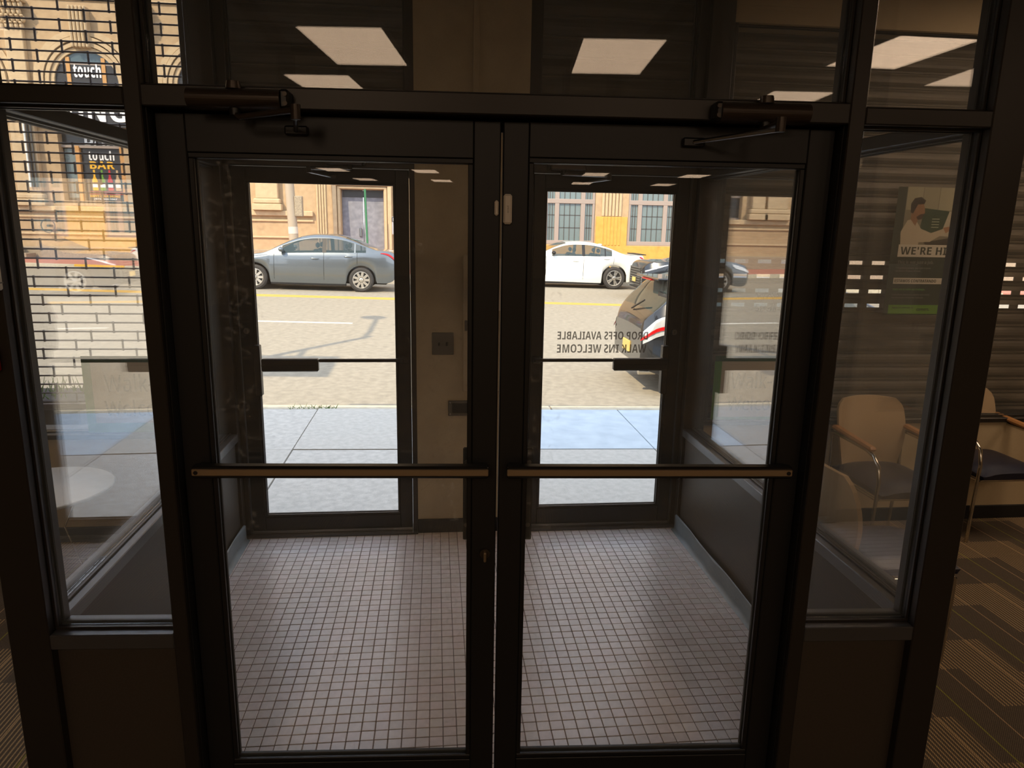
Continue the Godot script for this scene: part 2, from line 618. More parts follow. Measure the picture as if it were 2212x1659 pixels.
func build_screen() -> void:
	var zf := -1.93
	var zb := -2.045
	var f := struct("trim_1", "dark bronze aluminium frame of the inner entrance screen", true)
	for e in [[-1.349, -1.234], [1.356, 1.46]]:
		part(f, "corner_post", bx(e[0], e[1], 0, CEIL, zb, zf, 0.003), M.bronze)
	for e in [[-0.881, -0.838], [0.97, 1.013]]:
		part(f, "mullion", bx(e[0], e[1], 0, CEIL, zb, zf, 0.003), M.bronze)
	part(f, "header", bx(-0.838, 0.97, 2.115, 2.167, zb, zf, 0.003), M.bronze)
	part(f, "door_stop", bx(-0.838, 0.97, 2.085, 2.115, zb, -2.034, 0.001), M.door_bronze)
	part(f, "jamb_stop", bx(-0.838, -0.834, 0, 2.115, zb, -1.95, 0.001), M.door_bronze)
	part(f, "jamb_stop", bx(0.966, 0.97, 0, 2.115, zb, -1.95, 0.001), M.door_bronze)
	part(f, "head_rail", bx(-1.234, 1.356, CEIL - 0.06, CEIL - 0.001, zb, zf, 0.003), M.bronze)
	for e in [[-1.234, -0.881], [1.013, 1.356]]:
		part(f, "transom_bar", bx(e[0], e[1], 2.115, 2.158, zb, zf, 0.003), M.bronze)
		part(f, "sill_rail", bx(e[0], e[1], 0.605, 0.652, zb, zf, 0.003), M.sill_alu)
		part(f, "kick_panel", bx(e[0], e[1], 0.1, 0.605, -2.02, -1.962), M.panel_bronze)
		part(f, "bottom_rail", bx(e[0], e[1], 0, 0.1, zb, zf, 0.003), M.bronze)
	part(f, "threshold", bx(-0.834, 0.966, 0, 0.011, -2.06, -1.92, 0.003), M.sill_alu)
	var t := Transform3D(Basis(), Vector3(0, 0, -1.9875))
	var n := 1
	for e in [[-1.234, -0.881, 0.652, 2.115, "sidelight left of the inner doors"], [1.013, 1.356, 0.652, 2.115, "sidelight right of the inner doors"], [-1.234, -0.881, 2.158, 3.14, "small transom light over the left sidelight"], [-0.838, 0.97, 2.167, 3.14, "wide transom light over the inner doors"], [1.013, 1.356, 2.158, 3.14, "small transom light over the right sidelight"]]:
		var w := struct("window_%d" % n, e[4], true)
		glazed(w, t, e[0], e[1], e[2], e[3], 1, M.door_glass)
		n += 1
	# the two inner leaves
	var zz := [-2.03, -1.985]
	for k in 2:
		var d := struct("door_%d" % (k + 1), ["left leaf of the inner glass double doors", "right leaf of the inner glass double doors"][k], true)
		var x: Array = [[-0.832, 0.0615], [0.0675, 0.964]][k]
		var g: Array = [[-0.756, -0.011, 0.162, 2.012], [0.137, 0.892, 0.162, 2.018]][k]
		leaf(d, x, g, [0.013, 2.108], zz)
		var b: Array = [[-0.79, 0.037], [0.09, 0.92]][k]
		var bar := part(d, "push_bar", bx(b[0], b[1], 1.134, 1.17, -1.962, -1.931, 0.004), M.black)
		part(bar, "bar_face", bx(b[0], b[1], 1.142, 1.162, -1.934, -1.928, 0.002), M.bar_brass, "satin bronze face strip")
		for ex in [b[0] + 0.02, b[1] - 0.02]:
			part(bar, "bracket", bx(ex - 0.014, ex + 0.014, 1.139, 1.165, -1.986, -1.96, 0.003), M.black)
		var sx: float = b[0] + 0.012 if k == 0 else b[1] - 0.012
		part(bar, "screw", mk().cyl(Vector3(sx, 1.152, -1.93), Vector3(sx, 1.152, -1.926), 0.006), M.black)
		var hx: Array = [[-0.037, 0.03], [0.105, 0.172]][k]
		var pull := part(d, "pull_plate", bx(hx[0], hx[1], 0.9, 1.195, -2.038, -2.031, 0.003), M.black)
		part(pull, "grip", bx((hx[0] + hx[1]) / 2 - 0.012, (hx[0] + hx[1]) / 2 + 0.012, 0.93, 1.165, -2.085, -2.062, 0.006), M.black)
		for yy in [0.95, 1.15]:
			part(pull, "post", mk().cyl(Vector3((hx[0] + hx[1]) / 2, yy, -2.036), Vector3((hx[0] + hx[1]) / 2, yy, -2.066), 0.008), M.black)
			part(pull, "screw", mk().cyl(Vector3([-0.026, 0.16][k], yy, -2.0325), Vector3([-0.026, 0.16][k], yy, -2.0285), 0.007), M.plate_grey)
		for yy in [0.35, 1.05, 1.8]:
			var hgx: float = [-0.833, 0.965][k]
			part(d, "hinge", mk().cyl(Vector3(hgx, yy - 0.05, -2.036), Vector3(hgx, yy + 0.05, -2.036), 0.006), M.door_bronze)
		if k == 0:
			var l := part(d, "lock_cylinder", mk().cyl(Vector3(0.03, 0.882, -1.986), Vector3(0.03, 0.882, -1.972), 0.016, 0.015, 24), M.closer_bronze)
			part(l, "thumb_turn", bx(0.026, 0.034, 0.862, 0.892, -1.974, -1.955, 0.003), M.bar_brass)
			smudges(d, -0.75, -0.02, 0.2, 2.0, -2.012, 5, [[45, 110, 22, 60, 90], [40, 330, 18, 120, 60], [345, 560, 18, 110, 70], [330, 380, 25, 120, 30], [180, 80, 90, 25, 14], [120, 700, 70, 60, 16]])
		else:
			smudges(d, 0.15, 0.88, 0.2, 2.0, -2.012, 8, [[16, 620, 10, 150, 60], [24, 480, 12, 120, 30], [200, 90, 100, 30, 12], [250, 640, 40, 25, 14]])
	# door closers on the header
	for k in 2:
		var s: float = [1.0, -1.0][k]
		var cx: float = [-0.6, 0.735][k]
		var at := Vector3(cx, 2.1, -1.93)
		var c := thing("door_closer", ["bronze hydraulic door closer on header above the left inner door", "bronze hydraulic door closer on header above the right inner door"][k], "door closer", S * at, S.basis.get_euler().y, "door closers above the inner doors")
		var tube := []
		for i in 17:
			var a := PI * 0.5 + PI * i / 16.0
			tube.append(Vector2(cos(a) * 0.026 - 0.0, sin(a) * 0.024))
		var prof2 := PackedVector2Array(tube)
		prof2.append(Vector2(0.03, -0.024))
		prof2.append(Vector2(0.03, 0.024))
		var body := mk()
		body.t = Transform3D(Basis(Vector3(0, 0, -1), Vector3(0, 1, 0), Vector3(1, 0, 0)), Vector3(0, 0.032, 0.03))
		body.ext(prof2, -0.11 if s > 0 else -0.12, 0.115 if s > 0 else 0.11)
		part(c, "body", body, M.closer_bronze)
		var ec := part(c, "end_block", bx(s * 0.112, s * 0.136, 0.01, 0.056, 0, 0.046, 0.006), M.black)
		for yy in [0.022, 0.044]:
			part(ec, "screw", mk().cyl(Vector3(s * 0.128, yy, 0.045), Vector3(s * 0.128, yy, 0.05), 0.0055), M.closer_bronze)
		part(c, "pinion_cap", mk().cyl(Vector3(0, 0.055, 0.028), Vector3(0, 0.073, 0.028), 0.019, 0.016, 16), M.closer_bronze)
		part(c, "pinion", mk().cyl(Vector3(0, -0.006, 0.028), Vector3(0, 0.01, 0.028), 0.014), M.black)
		var e1 := Vector3(0.165, 0.0, 0.1) if k == 0 else Vector3(0.0, -0.004, 0.13)
		var shoe := Vector3(0.13, -0.03, -0.053) if k == 0 else Vector3(-0.16, -0.035, -0.053)
		part(c, "main_arm", mk().tube([Vector3(0, -0.002, 0.028), Vector3(0.015 * s, -0.012, 0.045), e1], 0.0075, 8), M.closer_bronze)
		part(c, "elbow", mk().cyl(e1 - Vector3(0, 0.022, 0), e1 + Vector3(0, 0.012, 0), 0.012), M.closer_bronze)
		part(c, "fore_arm", mk().tube([e1 - Vector3(0, 0.016, 0), shoe + Vector3(0, 0, 0.012)], 0.006, 8), M.steel)
		part(c, "shoe", bx(shoe.x - 0.03, shoe.x + 0.03, shoe.y - 0.012, shoe.y + 0.012, -0.055, -0.04, 0.004), M.black)
	# contact sensor: magnet on the left leaf, body on the right
	var m1 := thing("sensor_magnet", "small white sensor magnet stuck on left inner door edge", "sensor", S * Vector3(0.0515, 1.865, -1.985), S.basis.get_euler().y)
	part(m1, "case", bx(-0.0055, 0.0055, 0, 0.04, 0, 0.012, 0.004), M.white_plastic)
	var m2 := thing("door_sensor", "white rounded door sensor stuck on right inner door edge", "sensor", S * Vector3(0.0815, 1.843, -1.985), S.basis.get_euler().y)
	part(m2, "case", bx(-0.0115, 0.0115, 0, 0.079, 0, 0.016, 0.005), M.white_plastic)
	lettering(m2, "scout", Vector3(0.003, 0.03, 0.0158), 0.019, 0.0, Basis(Vector3(0, 0, 1), PI / 2), M.print_grey, font, "print", 0.0006)
	var b1 := thing("wall_sensor", "beige plastic control box on the left corner post", "control box", S * Vector3(-1.262, 1.652, -1.93), S.basis.get_euler().y)
	part(b1, "case", bx(-0.04, 0.034, 0, 0.103, 0, 0.03, 0.004), M.white_plastic)
	part(b1, "lid_seam", bx(-0.041, 0.035, 0.018, 0.021, 0.001, 0.0305), M.print_grey)
	var b2 := thing("alarm_button", "red alarm box low on the left corner post", "alarm", S * Vector3(-1.29, 1.437, -1.93), S.basis.get_euler().y)
	part(b2, "case", bx(-0.03, 0.03, 0, 0.06, 0, 0.025, 0.004), M.red_plastic)
	part(b2, "button", mk().cyl(Vector3(0, 0.03, 0.025), Vector3(0, 0.03, 0.031), 0.014), M.white_plastic)


func build_sides() -> void:
	var n := 0
	for e in [["wall_left", -1.245, -1.13, -2.112], ["wall_right", 1.485, 1.60, -1.958]]:
		var w := struct(e[0], ["glazed vestibule side wall with low bronze panel on the left", "glazed vestibule side wall with low bronze panel on the right"][n])
		var x0: float = e[1]
		var x1: float = e[2]
		var z0: float = -4.06
		var z1: float = e[3]
		part(w, "sill_rail", bx(x0, x1, 0.605, 0.652, z0, z1, 0.003), M.sill_alu)
		part(w, "kick_panel", bx(x0 + 0.02, x1 - 0.018, 0.07, 0.605, z0, z1), M.panel_bronze)
		part(w, "bottom_rail", bx(x0, x1, 0, 0.07, z0, z1, 0.003), M.bronze)
		part(w, "top_rail", bx(x0, x1, 2.115, 2.16, z0, z1, 0.003), M.bronze)
		part(w, "head_rail", bx(x0, x1, CEIL - 0.06, CEIL - 0.001, z0, z1, 0.003), M.bronze)
		var t := Transform3D(Basis(Vector3(0, 0, -1), Vector3.UP, Vector3(1, 0, 0)), Vector3((x0 + x1) / 2, 0, 0))
		glazed(w, t, -z1, -z0, 0.652, 2.115, 2)
		glazed(w, t, -z1, -z0, 2.16, 3.14, 1)
		# rubber cove base, its top edge a little wavy
		var s := 1.0 if n == 0 else -1.0
		var xi: float = x1 if n == 0 else x0
		var rows := []
		for i in 41:
			var z := lerpf(z0 + 0.01, z1 - 0.01, i / 40.0)
			var bulge := 0.004 + 0.006 * sin(i * 0.9) * sin(i * 0.37) + 0.004
			var top := 0.098 + 0.004 * sin(i * 0.5)
			var sec := [Vector2(0, top), Vector2(bulge + 0.003, top - 0.004), Vector2(bulge + 0.003, 0.03), Vector2(0.014, 0.012), Vector2(0.03, 0.003), Vector2(0.032, 0)]
			var row := []
			for p in sec:
				row.append(Vector3(xi + s * p.x, p.y, z))
			if s < 0:
				row.reverse()
			rows.append(row)
		var cb := struct("baseboard_" + ["left", "right"][n], "grey rubber cove base along the vestibule side wall")
		part(cb, "strip", mk().grid(rows), M.cove)
		n += 1


func build_front() -> void:
	var f := struct("trim_2", "dark bronze frame of the street front")
	var zi := ZF
	var zo := ZF - 0.115
	for e in [[-1.26, -1.13], [1.485, 1.615]]:
		part(f, "corner_post", bx(e[0], e[1], 0, CEIL, zo, zi + 0.05, 0.003), M.bronze)
	for e in [[-1.13, -1.1], [-0.147, -0.117], [0.51, 0.545], [1.455, 1.485]]:
		part(f, "jamb", bx(e[0], e[1], 0, 2.13, zo, zi, 0.003), M.bronze)
	for e in [[-1.13, -0.117], [0.51, 1.485]]:
		part(f, "header", bx(e[0], e[1], 2.13, 2.2, zo, zi, 0.003), M.bronze)
		part(f, "head_rail", bx(e[0], e[1], 3.12, CEIL - 0.001, zo, zi, 0.003), M.bronze)
		part(f, "threshold", bx(e[0], e[1], 0, 0.011, zo, zi + 0.03, 0.003), M.sill_alu)
	for e in [[-0.166, -0.117], [0.51, 0.572], [-1.13, -1.08], [1.435, 1.485]]:
		part(f, "transom_post", bx(e[0], e[1], 2.2, 3.12, zo, zi, 0.003), M.bronze)
	var t := Transform3D(Basis(), Vector3(0, 0, ZF - 0.0575))
	var n := 6
	for e in [[-1.08, -0.166, "transom light over the left outer door"], [0.572, 1.435, "transom light over the right outer door"]]:
		var w := struct("window_%d" % n, e[2])
		glazed(w, t, e[0], e[1], 2.2, 3.12)
		n += 1
	# plastered pier between the outer doors
	var p := struct("wall_front", "beige plastered pier and low walls of the street front")
	part(p, "pier", bx(-0.117, 0.51, 0, CEIL, ZF - 0.19, ZF), M.beige)
	part(p, "conduit", bx(0.2, 0.232, 1.66, CEIL, ZF, ZF + 0.012, 0.004), M.beige)
	for e in [[-6.5, -1.26, 0.62, 3.1], [1.615, 6.5, 0.66, 2.95]]:
		part(p, "low_wall", bx(e[0], e[1], 0.09, e[2], ZF - 0.2, ZF), M.room_wall)
		part(p, "base_strip", bx(e[0], e[1], 0, 0.09, ZF - 0.2, ZF + 0.012, 0.003), M.gasket)
		part(p, "sill", bx(e[0], e[1], e[2], e[2] + 0.03, ZF - 0.2, ZF + 0.015, 0.004), M.bronze)
		part(p, "lintel", bx(e[0], e[1], e[3], CEIL - 0.001, ZF - 0.2, ZF), M.room_wall)
	part(p, "blank_wall", bx(-6.5, -4.2, 0.65, 3.1, ZF - 0.2, ZF), M.room_wall)
	part(p, "blank_wall", bx(5.2, 6.5, 0.69, 2.95, ZF - 0.2, ZF), M.room_wall)
	part(p, "base_strip", bx(-0.117, 0.51, 0, 0.088, ZF, ZF + 0.01, 0.002), M.black)
	for e in [[-4.2, -1.26, 0.65, 3.1, "big shop window left of the vestibule behind a rolling grille"], [1.615, 5.2, 0.69, 2.95, "big shop window right of the vestibule behind a rolling shutter"]]:
		var w := struct("window_%d" % n, e[4])
		var ca := -3.05 if n == 8 else 3.95
		for q in [[e[0], e[0] + 0.045], [ca - 0.022, ca + 0.022], [e[1] - 0.045, e[1]]]:
			part(w, "mullion", bx(q[0], q[1], e[2], e[3], zo, zi - 0.01, 0.003), M.bronze)
		glazed(w, t, e[0] + 0.045, ca - 0.022, e[2], e[3])
		glazed(w, t, ca + 0.022, e[1] - 0.045, e[2], e[3])
		n += 1
	# outer doors
	for k in 2:
		var d := struct("door_%d" % (k + 3), ["left outer glass door to the street", "right outer glass door to the street with lettering"][k])
		var x: Array = [[-1.097, -0.15], [0.548, 1.452]][k]
		var g: Array = [[-1.021, -0.223, 0.112, 2.055], [0.612, 1.38, 0.128, 2.045]][k]
		leaf(d, x, g, [0.013, 2.126], [ZF - 0.065, ZF - 0.02])
		var zf := ZF - 0.02
		var s: float = [1.0, -1.0][k]
		var hx: float = [-1.025, 1.374][k]
		var dev := part(d, "exit_device", bx(hx, hx + s * 0.038, 0.866, 1.158, zf, zf + 0.05, 0.004), M.black)
		var px: float = [-0.977, 1.37][k]
		var pe: float = [-0.665, 1.036][k]
		part(dev, "push_pad", bx(px, pe, 1.014, 1.086, zf + 0.035, zf + 0.075, 0.006), M.black)
		part(dev, "pad_ridge", bx(px, pe, 1.048, 1.052, zf + 0.074, zf + 0.078, 0.001), M.door_bronze)
		part(dev, "cross_bar", bx(pe, [-0.19, 0.57][k], 1.062, 1.08, zf + 0.02, zf + 0.045, 0.003), M.black)
		part(dev, "bar_foot", bx([-0.215, 0.56][k], [-0.165, 0.605][k], 1.05, 1.09, zf, zf + 0.03, 0.003), M.black)
		var lx: float = [-1.062, 1.412][k]
		var l := part(d, "lock_cylinder", mk().cyl(Vector3(lx, 1.235, zf), Vector3(lx, 1.235, zf + 0.012), 0.018, 0.016, 20), M.plate_grey)
		part(l, "keyway", bx(lx - 0.002, lx + 0.002, 1.226, 1.244, zf + 0.011, zf + 0.0135), M.black)
		part(d, "sweep", bx(x[0], x[1], 0.011, 0.03, zf, zf + 0.008, 0.002), M.steel)
		if k == 1:
			var flip := Basis(Vector3.UP, PI)
			lettering(d, "DROP OFFS AVAILABLE", Vector3(1.262, 1.184, ZF - 0.0465), 0.55, 0.049, flip, M.letter_grey, font_bold, "lettering", 0.001)
			lettering(d, "WALK INS WELCOME", Vector3(1.256, 1.104, ZF - 0.0465), 0.545, 0.052, flip, M.letter_grey, font_bold, "lettering", 0.001)
		# closer
		var cx: float = [-0.49, 0.73][k]
		var c := thing("outer_door_closer", ["dark slim door closer over the left outer door", "dark slim door closer over the right outer door"][k], "door closer", Vector3(cx, 2.13, ZF), 0, "door closers over the outer doors")
		part(c, "body", bx(-0.1, 0.1, 0.012, 0.05, 0, 0.05, 0.008), M.closer_bronze)
		part(c, "end_cap", bx(s * 0.1, s * 0.112, 0.014, 0.048, 0, 0.046, 0.004), M.black)
		part(c, "pinion", mk().cyl(Vector3(0.03 * s, -0.012, 0.026), Vector3(0.03 * s, 0.062, 0.026), 0.013), M.black)
		var el := Vector3(-0.17, -0.02, 0.13) if k == 0 else Vector3(0.21, -0.02, 0.13)
		part(c, "main_arm", mk().tube([Vector3(0.03 * s, -0.008, 0.026), el], 0.007, 8), M.steel)
		part(c, "elbow", mk().cyl(el - Vector3(0, 0.02, 0), el + Vector3(0, 0.012, 0), 0.012), M.black)
		part(c, "fore_arm", mk().tube([el - Vector3(0, 0.015, 0), Vector3(el.x * 0.45, -0.05, -0.012)], 0.006, 8), M.steel)
		part(c, "shoe", bx(el.x * 0.45 - 0.03, el.x * 0.45 + 0.03, -0.062, -0.038, -0.02, -0.008, 0.003), M.black)
	# fittings on the pier
	var sp := thing("light_switch", "grey double toggle switch plate on the beige pier", "light switch", Vector3(0.035, 1.102, ZF))
	part(sp, "plate", bx(-0.062, 0.062, 0, 0.13, 0, 0.006, 0.003), M.plate_grey)
	for x in [-0.022, 0.022]:
		part(sp, "toggle", bx(x - 0.005, x + 0.005, 0.055, 0.075, 0.005, 0.02, 0.002), M.gasket)
	var ep := thing("panel_cover", "tall beige electrical panel cover on the pier", "panel", Vector3(0.3, 0.885, ZF))
	part(ep, "cover", bx(-0.15, 0.15, 0, 0.79, 0, 0.022, 0.004), M.panel_cover)
	part(ep, "latch", bx(-0.14, -0.125, 0.36, 0.42, 0.022, 0.027, 0.002), M.plate_grey)
	var pn := thing("paper_notice", "white paper notice stuck on the electrical panel cover", "notice", Vector3(0.3, 1.361, ZF + 0.0222))
	part(pn, "sheet", bx(-0.11, 0.11, 0, 0.296, 0, 0.001), M.paper)
	var ms := thing("mail_slot", "steel mail slot with dark flap low on the pier", "mail slot", Vector3(0.2, 0.737, ZF))
	var fr := mk()
	for e in [[-0.135, 0.135, 0.0, 0.016], [-0.135, 0.135, 0.076, 0.092], [-0.135, -0.11, 0.016, 0.076], [0.11, 0.135, 0.016, 0.076]]:
		fr.box(Vector3(e[0], e[2], 0), Vector3(e[1], e[3], 0.012), 0.003)
	part(ms, "frame", fr, M.plate_grey)
	part(ms, "flap", bx(-0.11, 0.11, 0.016, 0.076, 0, 0.005), M.gasket)
	for q in [[-0.123, 0.012], [-0.123, 0.08], [0.123, 0.012], [0.123, 0.08]]:
		part(ms, "screw", mk().cyl(Vector3(q[0], q[1], 0.012), Vector3(q[0], q[1], 0.014), 0.005), M.steel)


func slat_mesh(x0: float, x1: float, h: float, m := mk()) -> MB:   # interlocking curved shutter slat
	var rows := []
	var pr := [Vector2(0.0, 0.0), Vector2(0.006, 0.004), Vector2(0.007, 0.012), Vector2(-0.002, 0.018), Vector2(0.004, 0.024), Vector2(0.012, h * 0.42), Vector2(0.013, h * 0.6), Vector2(0.008, h * 0.8), Vector2(0.0, h - 0.003), Vector2(0.0, h + 0.002)]
	for k in pr.size():
		rows.append([Vector3(x0, pr[k].y, pr[k].x), Vector3(x1, pr[k].y, pr[k].x)])
	for i in rows.size() - 1:
		m.quad(rows[i][0], rows[i][1], rows[i + 1][1], rows[i + 1][0])
		var d := Vector3(0, 0, -0.004)
		m.quad(rows[i + 1][0] + d, rows[i + 1][1] + d, rows[i][1] + d, rows[i][0] + d)
	return m


func build_shutters() -> void:
	# open link grille in front of the left window
	var g := thing("rolling_grille", "open steel link grille rolled down outside the left window", "grille", Vector3(-2.73, 0.79, -4.3))
	var rod := mk().cyl(Vector3(-1.45, 0, 0), Vector3(1.45, 0, 0), 0.0048, -1, 8).mesh()
	var link := mk()
	link.tube([Vector3(0, -0.006, 0.002), Vector3(0, 0.0575, 0.002)], 0.006, 8)
	link.ball(Vector3(0, 0, 0.002), Vector3(0.009, 0.009, 0.009), 8)
	link.ball(Vector3(0, 0.0515, 0.002), Vector3(0.009, 0.009, 0.009), 8)
	var lm := link.mesh()
	rod.surface_set_material(0, M.grille_steel)
	lm.surface_set_material(0, M.grille_steel)
	var rest := mk()
	for k in 45:
		var y := 0.0515 * k
		again(g, "rod", rod, Vector3(0, y, 0))
		if k == 44:
			continue
		var c := 0
		var x := -1.4 + (0.1275 if k % 2 else 0.0)
		if y + 0.79 < 1.72:
			x += 0.03 * sin(k * 2.3)
		while x < 1.45:
			if x > 0.2:
				again(g, "link", lm, Vector3(x, y, 0))
			else:
				rest.t = Transform3D(Basis(), Vector3(x, y, 0))
				rest.tube([Vector3(0, -0.006, 0.002), Vector3(0, 0.0575, 0.002)], 0.006, 6)
			x += 0.255
			c += 1
	part(g, "far_links", rest, M.grille_steel).set_meta("kind", "stuff")
	part(g, "bottom_bar", bx(-1.45, 1.45, -0.05, -0.012, -0.012, 0.012, 0.004), M.grille_steel)
	for x in [-1.47, 1.45]:
		part(g, "guide_rail", bx(x, x + 0.03, -0.1, 2.35, -0.03, 0.03, 0.003), M.bronze)
	# solid slat shutter outside the right window, some rows pierced with slots
	var h := 0.0895
	var r := thing("rolling_shutter", "brown steel slat shutter with viewing slots outside the right window", "shutter", Vector3(3.42, 0.62, -4.32))
	var full := slat_mesh(-1.8, 1.8, h).mesh()
	full.surface_set_material(0, M.slat)
	var pm := mk()
	var x := -1.8
	var step := 0.15
	while x < 1.79:
		# bridge between two slots, and the strips above and below
		pm.box(Vector3(x, 0.032, 0.006), Vector3(x + 0.062, 0.062, 0.011))
		x += step
	slat_part(pm, 0.0, 0.034, h)
	slat_part(pm, 0.058, h + 0.002, h)
	var pierced := pm.mesh()
	pierced.surface_set_material(0, M.slat)
	for k in 28:
		again(r, "slat", pierced if k in [8, 9, 10, 11] else full, Vector3(0, k * h, 0))
	part(r, "bottom_bar", bx(-1.8, 1.8, -0.05, 0.0, -0.012, 0.02, 0.004), M.slat)
	for xx in [-1.83, 1.8]:
		part(r, "guide_rail", bx(xx, xx + 0.03, -0.05, 2.55, -0.03, 0.04, 0.003), M.bronze)
	# shutter parked across the transoms of the outer doors
	for e in [[-1.16, -0.125, "left"], [0.52, 1.56, "right"]]:
		var c: float = (e[0] + e[1]) / 2
		var d: float = (e[1] - e[0]) / 2
		var q := thing("transom_shutter", "brown slat shutter half rolled down over the %s outer door" % e[2], "shutter", Vector3(c, 2.14, -4.32), 0, "shutters over the outer doors")
		var sm := slat_mesh(-d, d, 0.105).mesh()
		sm.surface_set_material(0, M.slat)
		for k in 10:
			again(q, "slat", sm, Vector3(0, k * 0.105, 0))
		part(q, "bottom_bar", bx(-d, d, -0.045, 0.0, -0.012, 0.02, 0.004), M.slat)


func slat_part(m: MB, y0: float, y1: float, h: float) -> void:
	var pr := [Vector2(0.0, 0.0), Vector2(0.006, 0.004), Vector2(0.007, 0.012), Vector2(-0.002, 0.018), Vector2(0.004, 0.024), Vector2(0.0105, 0.034), Vector2(0.013, 0.058), Vector2(0.008, h * 0.8), Vector2(0.0, h - 0.003), Vector2(0.0, h + 0.002)]
	for k in pr.size() - 1:
		if pr[k].y >= y0 - 1e-4 and pr[k + 1].y <= y1 + 1e-4:
			m.quad(Vector3(-1.8, pr[k].y, pr[k].x), Vector3(1.8, pr[k].y, pr[k].x), Vector3(1.8, pr[k + 1].y, pr[k + 1].x), Vector3(-1.8, pr[k + 1].y, pr[k + 1].x))


func build_floor() -> void:
	var f := struct("floor", "brown striped plank carpet of the lobby")
	var poly := PackedVector2Array([Vector2(-6.5, 22), Vector2(6.5, 22), Vector2(6.5, -4.1), Vector2(1.6, -4.1), Vector2(1.6, -1.955), Vector2(-1.245, -2.11), Vector2(-1.245, -4.1), Vector2(-6.5, -4.1)])
	var m := mk()
	m.t = Transform3D(Basis(Vector3(1, 0, 0), Vector3(0, 0, 1), Vector3(0, -1, 0)), Vector3.ZERO)
	m.ext(poly, 0.0, 0.1)
	part(f, "carpet", m, M.carpet)
	var v := struct("vestibule_floor", "small square ceramic floor tiles of the vestibule")
	var gm := mk()
	gm.t = m.t
	gm.ext(PackedVector2Array([Vector2(-1.13, -1.97), Vector2(-1.13, -4.11), Vector2(1.485, -4.11), Vector2(1.485, -1.97)]), 0.003, 0.1)
	part(v, "grout_bed", gm, M.grout)
	var pitch := 0.0503
	var half := 0.0238
	var tile := mk()
	tile.box(Vector3(-half, -0.012, -half), Vector3(half, 0.0, half), 0.0016)
	var tm := tile.mesh()
	var list := []
	rng.seed = 7
	for i in range(-18, 36):
		for j in range(-2, 40):
			var x := -0.235 + pitch * (i + 0.5)
			var z := -2.2 - pitch * (j - 0.5)
			if x < -1.125 or x > 1.48 or z < -4.09 or z > -2.0:
				continue
			list.append([Vector2(x, z + 0.5).length() if z < -2.12 else 99.0, x, z, rng.randi() % 5, rng.randf_range(-0.0007, 0.0003)])
	list.sort_custom(func(a, b): return a[0] < b[0])
	var fields := [mk(), mk(), mk(), mk(), mk()]
	for k in list.size():
		var e = list[k]
		if k < 300:
			var o := again(v, "tile", tm, Vector3(e[1], e[4], e[2]), M["tile_%d" % e[3]])
			o.rotation.y = rng.randf_range(-0.012, 0.012)
		else:
			var q: MB = fields[e[3]]
			q.t = Transform3D(Basis(), Vector3(e[1], e[4], e[2]))
			q.box(Vector3(-half, -0.012, -half), Vector3(half, 0, half), 0.0016)
	for k in 5:
		part(v, "tile_field", fields[k], M["tile_%d" % k]).set_meta("kind", "stuff")
	# room shell
	var c := struct("ceiling")
	part(c, "slab", bx(-7, 7, CEIL, CEIL + 0.22, -4.36, 22.2), M.ceiling_white)
	for e in [["wall_side_left", -6.7, -6.5], ["wall_side_right", 6.5, 6.7]]:
		part(struct(e[0]), "plaster", bx(e[1], e[2], -0.05, CEIL, -4.3, 22.2), M.room_wall)
	part(struct("wall_back"), "plaster", bx(-6.5, 6.5, -0.05, CEIL, 22, 22.2), M.room_wall)


func build_lights() -> void:
	var spots := [[-3.4, 4.5], [-1.06, 2.03], [0.97, 2.22], [3.0, 4.1], [4.24, 2.5], [-1.68, 3.7], [-2.1, 6.5], [2.1, 6.5], [-3.4, -2.9], [3.5, -2.9], [5.2, -2.9]]  # those beside the vestibule are unseen, added to brighten the side areas
	for z in [11.0, 15.3, 19.3]:
		for x in [-4.6, -2.2, 2.2, 4.75]:
			spots.append([x, z])
	var glow := mat("panel_glow", Color(0.9, 0.85, 0.75), 0.6)
	glow.emission_enabled = true
	glow.emission = Color(1.0, 0.86, 0.72)
	glow.emission_energy_multiplier = 3.5
	for s in spots:
		var l := thing("ceiling_light", "flat warm white light panel in the lobby ceiling", "ceiling light", Vector3(s[0], CEIL - 0.03, s[1]), 0, "light panels in the lobby ceiling")
		var fr := mk()
		for e in [[-0.32, 0.32, -0.625, -0.605], [-0.32, 0.32, 0.605, 0.625], [-0.32, -0.3, -0.605, 0.605], [0.3, 0.32, -0.605, 0.605]]:
			fr.box(Vector3(e[0], 0, e[2]), Vector3(e[1], 0.029, e[3]), 0.002)
		part(l, "frame", fr, M.white)
		part(l, "light_diffuser", bx(-0.3, 0.3, 0.008, 0.02, -0.605, 0.605), glow)
		var a := AreaLight3D.new()
		a.name = "panel_light"
		a.area_size = Vector2(0.6, 1.2)
		a.light_color = Color(1.0, 0.86, 0.72)
		a.light_energy = 1.05
		a.area_range = 40.0
		a.area_attenuation = 2.0
		a.shadow_enabled = true
		a.rotation_degrees = Vector3(-90, 0, 0)
		a.position = Vector3(0, -0.005, 0)
		l.add_child(a)


